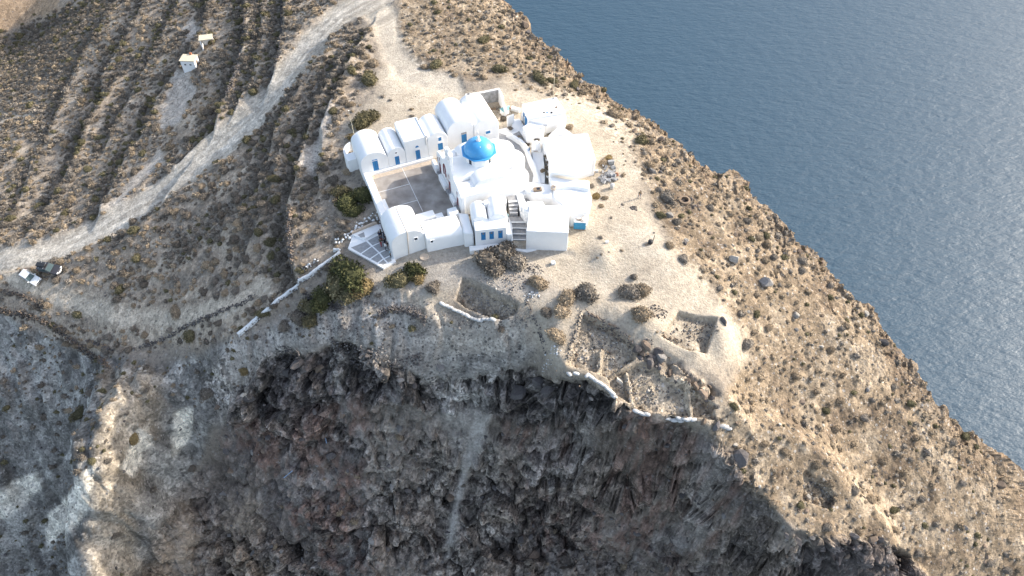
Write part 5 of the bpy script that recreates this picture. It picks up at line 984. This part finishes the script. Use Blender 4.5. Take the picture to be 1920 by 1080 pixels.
box_thing('stone_block', (1138,455), None, (.45,.3,.25), R(12), 'whiterough', 'small white block on the sandy track', 'block')
for k, (x, y, mt, lb) in enumerate(((925,203,'wood','brown plank end in the littered yard'),(952,201,'turq','small turquoise scrap in the yard corner'),(936,222,'beige','tan board lying by the white vault'),(960,203,'oldred','terracotta pot in the yard corner'))):
    p = P(x, y, .05); t = thing('yard_scrap', tuple(p), lb, 'scrap'); mesh('board', *obox(p, .7*k+.2, .9, .3, -.15, .12), mt, t); mesh('board', *obox(p, .7*k+1.2, .5, .12, .121, .17), mt, t)
yd = [(P(930+random.random()*35, 196+random.random()*24, 0)) for _ in range(90)]
o = scatter_mesh('yard_litter', [(q[0], q[1], ground(q[0], q[1])+.03, .08+.14*random.random(), random.random()*6, random.choice(['brown','grey','pale','lava']), random.randrange(999), .8) for q in yd], ROCKL, 'rock', RC); tag(o, 'rubbish and stones littering the walled yard', 'litter', kind='stuff')
br = thing('water_barrel', tuple(hit(1147,353)), 'white plastic barrel below the heap of broken blocks', 'barrel'); q = Vector(br.location)
mesh('drum', *lathe(tuple(q), [(.01,0),(.3,0),(.33,.1),(.33,.42),(.345,.45),(.33,.48),(.33,.8),(.28,.88),(.01,.9)], 18), 'sack', br, smooth=True); mesh('bung', *lathe(tuple(q+Vector((.12,0,.88))), [(.06,0),(.06,.05),(.01,.06)], 8), 'dark', br)
bkm = bpy.data.meshes.new('block'); V, F_ = prism([(-.3,-.15),(.3,-.15),(.3,.15),(-.3,.15)], 0, .22); bkm.from_pydata(V, [], F_); bkm.materials.append(M['greyplaster'])
for k in range(34):
    a = hit(1142+random.gauss(0,8), 312+random.random()*34); o = bpy.data.objects.new('broken_block', bkm); link(o); o.location = (a.x, a.y, a.z+random.random()*.25-.03); o.rotation_euler = (random.uniform(-.4,.4), random.uniform(-.4,.4), random.random()*6); s = random.uniform(.7,1.5); o.scale = (s, s, s); tag(o, 'grey broken concrete block in the heap beside the white wing', 'block', 'broken blocks in a heap')
hb = thing('concrete_slab', tuple(hit(1145,308)), 'upright grey slab standing in the heap of broken blocks', 'slab'); q = Vector(hb.location)
mesh('slab', *obox(q, .2, 1.0, .5, q.z-.1, q.z+.75), 'greyplaster', hb, bevel=.03); mesh('recess', *obox(q+Vector((0,-.24,0)), .2, .7, .06, q.z+.1, q.z+.6), 'greystep', hb)
rf = thing('rusty_frame', tuple(hit(1153,330)), 'orange rusty bed frame at the edge of the block heap', 'frame'); q = Vector(rf.location)
mesh('rail', *obox(q, .05, 1.1, .08, q.z, q.z+.12), 'oldred', rf); mesh('rail', *obox(q+Vector((0,.6,0)), .05, 1.1, .08, q.z, q.z+.12), 'oldred', rf); mesh('side', *obox(q+Vector((.5,.3,0)), .05, .07, .52, q.z, q.z+.1), 'oldred', rf)
wl = thing('stone_well', tuple(hit(1283,378)), 'round stone well mouth with dark hollow among boulders', 'well'); q = Vector(wl.location)
mesh('ring', *lathe(tuple(q+Vector((0,0,-.3))), [(.95,0),(.9,.75),(.62,.78),(.6,.1),(.01,.08)], 20), 'wood', wl, smooth=False); mesh('hollow_shade_disc', *lathe(tuple(q+Vector((0,0,.0))), [(.6,0),(.01,.02)], 16), 'dark', wl)  # black disc stands in for the shade down the well hollow
sk = thing('scrap_pile', tuple(hit(1219,456)), 'upright scrap pipe and dark drum on the sand by the tan shrub', 'scrap'); q = Vector(sk.location)
mesh('drum', *lathe(tuple(q), [(.01,0),(.35,0),(.36,.25),(.35,.5),(.01,.52)], 14), 'dark', sk, smooth=True); mesh('pipe', *tube(q+Vector((.3,-.1,0)), q+Vector((.5,.3,1.4)), .05), 'dark', sk); mesh('plank', *obox(q+Vector((-.4,-.2,0)), .5, .9, .25, q.z, q.z+.12), 'wood', sk)
st_ = thing('round_slab', tuple(hit(795,482)), 'pale round stone slab lying before the gate house', 'slab'); q = Vector(st_.location); mesh('disc', *lathe(tuple(q+Vector((0,0,-.1))), [(.01,.22),(.62,.22),(.72,.15),(.72,0)], 16), 'beige', st_); mesh('crack', *obox(q, .6, 1.0, .03, q.z+.115, q.z+.127), 'greystep', st_)
# potted plants along the alley
POT = [((1025,294),.55,.9,'dark thin potted cypress by the white wing wall'),((1029,305),.55,.7,'round brown potted plant under the cypress pot'),((1028,315),.65,.7,'larger brown potted plant on the alley ledge'),((1027,327),.4,.7,'small dark potted plant near the alley end'),((1017,321),.5,1.2,'black bushy plant on the white alley floor'),((972,256),.4,.7,'grey shrub in a white tree pit by the alley wall'),((957,240),.6,.5,'dark plant in the round bed of the white yard'),((990,255),.5,.6,'dry plant in the white bed by the lower roof'),((989,270),.6,.6,'grey plant heap in the white bed above the shrine'),((1006,262),.6,.7,'brown dry plant against the white wing corner')]
for (x, y), r_, h_, lb in POT:
    zz = 1.0 if x > 1000 else .2; p = Vector(P(x, y+3, zz)); t = thing('potted_plant', tuple(p), lb, 'plant')
    mesh('pot', *lathe((p.x, p.y, p.z-.25), [(.01,0),(.2,0),(.28,.5),(.24,.5),(.22,.42),(.01,.42)], 12), 'white', t)
    o = bpy.data.objects.new('foliage', PROTO['dusk' if r_ > .52 else 'dry'][0]); link(o); o.parent = t; o.location = (0, 0, .2); o.scale = (r_, r_, r_*1.2*h_)
# ---------------------------------------------------------------- field huts
def hut(px, label, sx, sy, h, ang, openfront):
    p = hit(*px); t = thing('field_hut', (p.x, p.y, p.z-.3), label, 'hut'); q = Vector((p.x, p.y, 0)); ca, sa = math.cos(ang), math.sin(ang)
    L_ = lambda x, y: (q.x+x*ca-y*sa, q.y+x*sa+y*ca); B = lambda x0, x1, y0, y1, z0, z1: prism([L_(x0,y0),L_(x1,y0),L_(x1,y1),L_(x0,y1)], p.z+z0, p.z+z1)
    if not openfront:
        mesh('wall', *B(-sx/2,sx/2,-sy/2,sy/2,-1.2,h), 'white', t, bevel=.04)
        for k in (-.5, .45): w_ = mesh('window', *B(k*sx*.4-.2,k*sx*.4+.2,-sy/2-.02,-sy/2+.1,h*.55,h*.55+.3), 'glass', t); mesh('sill', *B(k*sx*.4-.26,k*sx*.4+.26,-sy/2-.07,-sy/2+.1,h*.55-.08,h*.55), 'white', w_)
        mesh('door', *B(sx/2-.1,sx/2+.03,-.3,.4,-.1,1.75), 'wood', t)
    else:
        mesh('wall', *B(-sx/2,-sx/2+.25,-sy/2,sy/2,-1.2,h), 'white', t, bevel=.03); mesh('wall', *B(-sx/2+.25,sx/2,sy/2-.25,sy/2,-1.2,h), 'white', t, bevel=.03); mesh('post', *B(sx/2-.2,sx/2,-sy/2,-sy/2+.2,-1.2,h), 'wood', t)
    mesh('roof', *B(-sx/2-.15,sx/2+.15,-sy/2-.15,sy/2+.15,h,h+.16), 'cream', t, bevel=.03)
    if not openfront: mesh('chimney', *B(-.1,.35,sy/2-.1,sy/2+.3,h+.16,h+.5), 'oldred', t)
hut((360,126), 'closed white field hut with cream roof slab on the terraces', 3.0, 2.3, 2.2, R(-3), False); hut((391,86), 'open fronted field hut with leaning cream roof slab', 2.6, 1.9, 2.0, R(14), True)
# ---------------------------------------------------------------- parked cars
M['carwhite'] = simple('car_white', (.78,.78,.77), .3, .03, 2, coat=.5); M['cardark'] = simple('car_dark', (.055,.05,.052), .3, .1, 2, coat=.6); M['tyre'] = simple('tyre', (.02,.02,.02), .9, .1, 6); M['light'] = simple('car_lamp', (.75,.75,.72), .15, .05, 6); M['windscreen'] = simple('windscreen', (.06,.09,.09), .08, .1, 2, spec=.6); M['redlamp'] = simple('rear_lamp', (.35,.02,.02), .25, .1, 4); M['plate'] = simple('number_plate', (.7,.7,.68), .5, .1, 8)
def car(px, ang, L_, Wd, Hh, paint, label, box=False, spare=False):
    p = hit(*px); a = p+Vector((math.cos(ang),math.sin(ang),0))*1.4; b = p-Vector((math.cos(ang),math.sin(ang),0))*1.4
    za, zb = ground(a.x, a.y), ground(b.x, b.y); pit = -math.atan2(za-zb, 2.8)
    s1 = p+Vector((-math.sin(ang),math.cos(ang),0))*.7; s2 = p-Vector((-math.sin(ang),math.cos(ang),0))*.7
    rl = math.atan2(ground(s1.x, s1.y)-ground(s2.x, s2.y), 1.4)
    t = thing('parked_car', (p.x, p.y, max(p.z, (za+zb)/2)+.02), label, 'car'); t.rotation_euler = (rl, pit, ang)
    h1 = Hh*.56; wb = L_*.29
    def part(name, V, F_, mat, parent=None, bevel=0, smooth=False):
        me = bpy.data.meshes.new(name); me.from_pydata([tuple(v) for v in V], [], F_); bm = bmesh.new(); bm.from_mesh(me); bmesh.ops.recalc_face_normals(bm, faces=bm.faces); bm.to_mesh(me); bm.free(); me.materials.append(M[mat])
        if smooth or bevel: me.polygons.foreach_set('use_smooth', [True]*len(me.polygons))
        o = bpy.data.objects.new(name, me); link(o); o.parent = parent or t
        if bevel: m_ = o.modifiers.new('bevel', 'BEVEL'); m_.width = bevel; m_.segments = 3; m_.limit_method = 'ANGLE'; m_.harden_normals = True
        return o
    def ext(prof, w0, w1=None):
        w1 = w1 or w0; n = len(prof); V = [(x, -w0/2 if z < h1+.02 else -w1/2, z) for x, z in prof]+[(x, w0/2 if z < h1+.02 else w1/2, z) for x, z in prof]
        return V, [tuple(range(n)), tuple(range(n, 2*n))[::-1]]+[(i, (i+1) % n, n+(i+1) % n, n+i) for i in range(n)]
    hl = L_/2
    arch = lambda cx: [(cx+.36*math.cos(th), .33+.36*math.sin(th)) for th in (math.pi*k/6 for k in range(7))]
    lower = [(-hl,.42),(-hl+.02,.75),(-hl+.05,h1),(.62,h1),(hl-.12,h1-.13),(hl,.62),(hl,.35),(hl-.1,.28)]+[(x, z) for x, z in arch(wb+.05)]+[(x, z) for x, z in arch(-wb)]+[(-hl+.08,.28)]
    body = part('body', *ext(lower, Wd), paint, bevel=.05)
    cab = part('cabin', *ext([(-hl+.12,h1-.02),(-hl+.3,Hh-.03),(-hl*.5,Hh),(.1,Hh-.02),(.72,h1-.02)], Wd-.1, Wd-.34), paint, bevel=.05)
    ws = Wd-.34
    part('windscreen', [(.15,-ws/2+.06,Hh-.075),(.15,ws/2-.06,Hh-.075),(.70,Wd/2-.14,h1+.02),(.70,-Wd/2+.14,h1+.02),(.17,-ws/2+.06,Hh-.055),(.17,ws/2-.06,Hh-.055),(.735,Wd/2-.14,h1+.02),(.735,-Wd/2+.14,h1+.02)], [(0,1,2,3),(4,5,6,7),(0,1,5,4),(1,2,6,5),(2,3,7,6),(3,0,4,7)], 'windscreen', cab)
    part('rear_window', [(-hl+.285,-ws/2+.08,Hh-.1),(-hl+.285,ws/2-.08,Hh-.1),(-hl+.155,Wd/2-.18,h1+.08),(-hl+.155,-Wd/2+.18,h1+.08),(-hl+.26,-ws/2+.08,Hh-.1),(-hl+.26,ws/2-.08,Hh-.1),(-hl+.13,Wd/2-.18,h1+.08),(-hl+.13,-Wd/2+.18,h1+.08)], [(0,1,2,3),(4,5,6,7),(0,1,5,4),(1,2,6,5),(2,3,7,6),(3,0,4,7)], 'windscreen', cab)
    for s in (-1, 1):
        y0, y1 = s*(Wd/2-.055), s*(ws/2+.012)
        for x0, x1, x2, x3 in ((-hl+.3,-.42,-.42,-hl*.62),(-.36,.55,.14,-.36)):
            q = [(x0,y0,h1+.05),(x1,y0,h1+.05),(x2,y1,Hh-.1),(x3,y1,Hh-.1)]; part('side_window', q+[(x, y+s*.02, z) for x, y, z in q], [(0,1,2,3),(7,6,5,4),(0,1,5,4),(1,2,6,5),(2,3,7,6),(3,0,4,7)], 'windscreen', cab)
        mr = [(.55,s*(Wd/2-.02),h1+.04),(.7,s*(Wd/2-.02),h1+.04),(.7,s*(Wd/2+.17),h1+.06),(.55,s*(Wd/2+.17),h1+.06)]; part('mirror', mr+[(x, y, z+.14) for x, y, z in mr], [(0,1,2,3),(4,5,6,7),(0,1,5,4),(1,2,6,5),(2,3,7,6),(3,0,4,7)], paint, body)
        hb_ = [(hl-.16,s*(Wd/2-.05),.62),(hl+.01,s*(Wd/2-.12),.62),(hl+.01,s*(Wd/2-.45),.62),(hl-.16,s*(Wd/2-.45),.62)]; part('headlight', hb_+[(x-.06, y, z+.17) for x, y, z in hb_], [(0,1,2,3),(4,5,6,7),(0,1,5,4),(1,2,6,5),(2,3,7,6),(3,0,4,7)], 'light', body)
        rb = [(-hl-.015,s*(Wd/2-.03),.7),(-hl+.1,s*(Wd/2+.005),.7),(-hl+.1,s*(Wd/2-.2),.7),(-hl-.015,s*(Wd/2-.2),.7)]; part('rear_lamp', rb+[(x, y, z+.28) for x, y, z in rb], [(0,1,2,3),(4,5,6,7),(0,1,5,4),(1,2,6,5),(2,3,7,6),(3,0,4,7)], 'redlamp', body)
        for cx in (wb+.05, -wb):
            w_ = part('wheel', *tube((cx, s*(Wd/2-.2), .33), (cx, s*(Wd/2+.01), .33), .33, n=18), 'tyre', smooth=False); part('rim', *tube((cx, s*(Wd/2), .33), (cx, s*(Wd/2+.025), .33), .2, n=14), 'metal', w_)
    gb = [(hl-.02,-Wd*.3,.42),(hl+.02,-Wd*.3,.42),(hl+.02,Wd*.3,.42),(hl-.02,Wd*.3,.42)]; part('grille', gb+[(x, y, z+.16) for x, y, z in gb], [(0,1,2,3),(4,5,6,7),(0,1,5,4),(1,2,6,5),(2,3,7,6),(3,0,4,7)], 'dark' if paint == 'carwhite' else 'light', body)
    pb = [(hl+.018,-.25,.32),(hl+.035,-.25,.32),(hl+.035,.25,.32),(hl+.018,.25,.32)]; part('number_plate', pb+[(x, y, z+.1) for x, y, z in pb], [(0,1,2,3),(4,5,6,7),(0,1,5,4),(1,2,6,5),(2,3,7,6),(3,0,4,7)], 'plate', body)
    if box:
        bx = [(-hl+.25,-.42),(-.05,-.35),(.05,0),(-.05,.35),(-hl+.25,.42)]; part('roof_box', *prism(bx, Hh+.06, Hh+.36), 'dark', bevel=.09)
        for x in (-1.3, -.35): part('roof_bar', *prism([(x-.03,-Wd/2+.25),(x+.03,-Wd/2+.25),(x+.03,Wd/2-.25),(x-.03,Wd/2-.25)], Hh-.02, Hh+.065), 'metal')
    if spare:
        w_ = part('spare_wheel', *tube((-hl-.02, .1, .78), (-hl-.24, .1, .78), .34, n=18), 'tyre'); part('wheel_cover', *tube((-hl-.24, .1, .78), (-hl-.26, .1, .78), .24, n=14), 'dark', w_)
    return t
def heading(a, b): p, q = hit(*a), hit(*b); return math.atan2(q.y-p.y, q.x-p.x)
car((63,524), heading((50,514),(80,532)), 3.75, 1.62, 1.66, 'carwhite', 'white three-door off-roader with a spare wheel on its tail, parked on the dirt road', spare=True)
car((99,507), heading((80,503),(120,511)), 4.3, 1.78, 1.66, 'cardark', 'dark brown car with a black roof box, parked beside the white off-roader', box=True)
# ---------------------------------------------------------------- people
for n_, c in dict(skin=(.42,.27,.19), hair=(.02,.015,.012), navy=(.02,.025,.06), black=(.015,.015,.018), grey=(.12,.12,.13), denim=(.06,.09,.15), olivecloth=(.10,.085,.055), redcloth=(.30,.05,.05), whitecloth=(.7,.7,.7), sky=(.30,.45,.55), tan=(.32,.25,.17), shoe=(.03,.028,.025)).items(): M['p_'+n_] = simple('cloth_'+n_, c, .85, .1, 12)
def person_mesh(pose):
    J = {}; E_ = []; Rr = {}; reg = {}
    def add(n_, p, r_, par, g):
        J[n_] = p; Rr[n_] = r_; reg[n_] = g
        if par: E_.append((par, n_))
    lean, armf, stride, bend = pose
    add('pelvis', (0,0,.95), (.15,.11), None, 'legs'); add('waist', (0,-lean*.1,1.08), (.135,.10), 'pelvis', 'top'); add('chest', (0,-lean*.22,1.30), (.165,.115), 'waist', 'top'); add('neckb', (0,-lean*.28,1.44), (.075,.07), 'chest', 'top'); add('neck', (0,-lean*.3,1.50), (.052,.055), 'neckb', 'skin')
    add('head', (0,-lean*.33-.02,1.60), (.075,.092), 'neck', 'skin'); add('crown', (0,-lean*.35-.01,1.70), (.075,.088), 'head', 'hair'); add('nose', (0,-lean*.33-.115,1.605), (.014,.014), 'head', 'skin')
    for s, nm in ((-1,'l'),(1,'r')):
        st_ = stride*s
        add('hip'+nm, (s*.095,0,.90), (.095,.10), 'pelvis', 'legs'); add('knee'+nm, (s*.10,-st_*.16-.02,.50), (.062,.068), 'hip'+nm, 'legs'); add('ankle'+nm, (s*.10,-st_*.26+.03,.09), (.042,.048), 'knee'+nm, 'legs'); add('toe'+nm, (s*.115,-st_*.26-.15,.035), (.042,.032), 'ankle'+nm, 'shoe')
        add('sh'+nm, (s*.19,-lean*.24,1.38), (.068,.068), 'chest', 'top'); el = (s*.26,-lean*.2-armf*.08,1.11); add('el'+nm, el, (.045,.045), 'sh'+nm, 'top')
        wr = (s*(.25-.12*armf), el[1]-.05-armf*.24, 1.11-.25+armf*bend*.36); add('wr'+nm, wr, (.031,.028), 'el'+nm, 'skin')
        d = Vector(wr)-Vector(el); d.normalize(); hd = Vector(wr)+d*.07; add('palm'+nm, tuple(hd), (.036,.02), 'wr'+nm, 'skin')
        sd_ = d.cross(Vector((0,0,1))) if abs(d.z) < .9 else Vector((0,1,0)); sd_.normalize()
        for k, ln in enumerate((.075,.085,.08,.06)):
            b_ = hd+d*.025+sd_*(k-1.5)*.02; add('f%d%s' % (k, nm), tuple(b_+d*ln*.5), (.009,.009), 'palm'+nm, 'skin'); add('t%d%s' % (k, nm), tuple(b_+d*ln*.85-Vector((0,0,.0))+sd_.cross(d)*.02), (.008,.008), 'f%d%s' % (k, nm), 'skin')
        add('th'+nm, tuple(hd+sd_*.045+d*.01), (.011,.011), 'palm'+nm, 'skin'); add('tt'+nm, tuple(hd+sd_*.06+d*.045), (.009,.009), 'th'+nm, 'skin')
    names = list(J); me = bpy.data.meshes.new('sk'); me.from_pydata([J[n_] for n_ in names], [(names.index(a), names.index(b)) for a, b in E_], []); o = bpy.data.objects.new('sk', me); link(o)
    o.modifiers.new('skin', 'SKIN'); sub = o.modifiers.new('sub', 'SUBSURF'); sub.levels = sub.render_levels = 1
    for i, n_ in enumerate(names): sv = me.skin_vertices[0].data[i]; sv.radius = Rr[n_]; sv.use_root = (i == 0)
    dg = bpy.context.evaluated_depsgraph_get(); ev = o.evaluated_get(dg); m2 = ev.to_mesh(); V = [tuple(v.co) for v in m2.vertices]; F_ = [tuple(p.vertices) for p in m2.polygons]; ev.to_mesh_clear(); bpy.data.objects.remove(o); bpy.data.meshes.remove(me)
    # which piece of clothing each face belongs to: nearest bone segment
    seg = [(Vector(J[a]), Vector(J[b]), reg[b]) for a, b in E_]; G_ = []
    for f in F_:
        c = sum((Vector(V[i]) for i in f), Vector())/len(f); best = 9; g = 'top'
        for a, b, rg in seg:
            e_ = b-a; t_ = max(0, min(1, (c-a).dot(e_)/max(e_.length_squared, 1e-9))); d = (c-a-e_*t_).length
            if d < best: best = d; g = rg
        if c.z > 1.53 and (c.z > 1.655 or c.y > -lean*.33+.03): g = 'hair'
        if c.z < .10 : g = 'shoe'
        if .88 < c.z < .97 and g == 'top' and abs(c.x) < .19: g = 'legs'
        G_.append(g)
    return V, F_, G_
POSES = [person_mesh(p) for p in ((.0,.1,.15,.2),(.15,.75,.1,1.0),(.1,.3,.5,.3))]
def person(loc, rot, pose, top, legs, label, h=1.0, group=None):
    V, F_, G_ = POSES[pose]; slots = ['p_skin','p_hair','p_'+top,'p_'+legs,'p_shoe']; ix = dict(skin=0, hair=1, top=2, legs=3, shoe=4)
    me = bpy.data.meshes.new('person'); me.from_pydata(V, [], F_)
    for s in slots: me.materials.append(M[s])
    me.polygons.foreach_set('material_index', [ix[g] for g in G_]); me.polygons.foreach_set('use_smooth', [True]*len(me.polygons)); me.update()
    o = bpy.data.objects.new('person', me); link(o); o.location = loc; o.rotation_euler = (0, 0, rot); o.scale = (h, h, h); return tag(o, label, 'person', group)
q = hit(1198,372); person(q, R(40), 2, 'olivecloth', 'denim', 'person in brown jacket and dark trousers walking alone on the sandy track', 1.02)
PPL = [(716.5,424.5,'navy','grey',0,'person in navy top at the head of the group by the red gate'),(713,429,'olivecloth','black',1,'person in brown top near the gate end of the group'),(718,431.5,'grey','denim',0,'person in grey shirt against the gate house wall'),(710,434,'navy','black',0,'person in dark blue on the outer side of the group'),(713,440,'grey','redcloth',1,'person in grey top and reddish trousers in the middle of the group'),(720.5,439,'black','black',0,'person all in black standing against the gate house wall'),(719.5,446.5,'black','navy',1,'person in black with arms raised in the group'),(725.3,452,'black','grey',0,'person in black shirt and grey trousers by the wall'),(720.8,455,'whitecloth','grey',1,'person in white shirt at the lower end of the group'),(712,447,'olivecloth','redcloth',2,'person in brown top and red shorts stepping onto the paving'),(730,467,'sky','black',0,'person in pale blue shirt standing apart at the wall corner')]
for x, y, tp, lg, ps, lb in PPL:
    p = P(x, y, -2.02+1.7); person((p[0], p[1], -2.02), random.uniform(0, 6.28), ps, tp, lg, lb, random.uniform(.96,1.04))
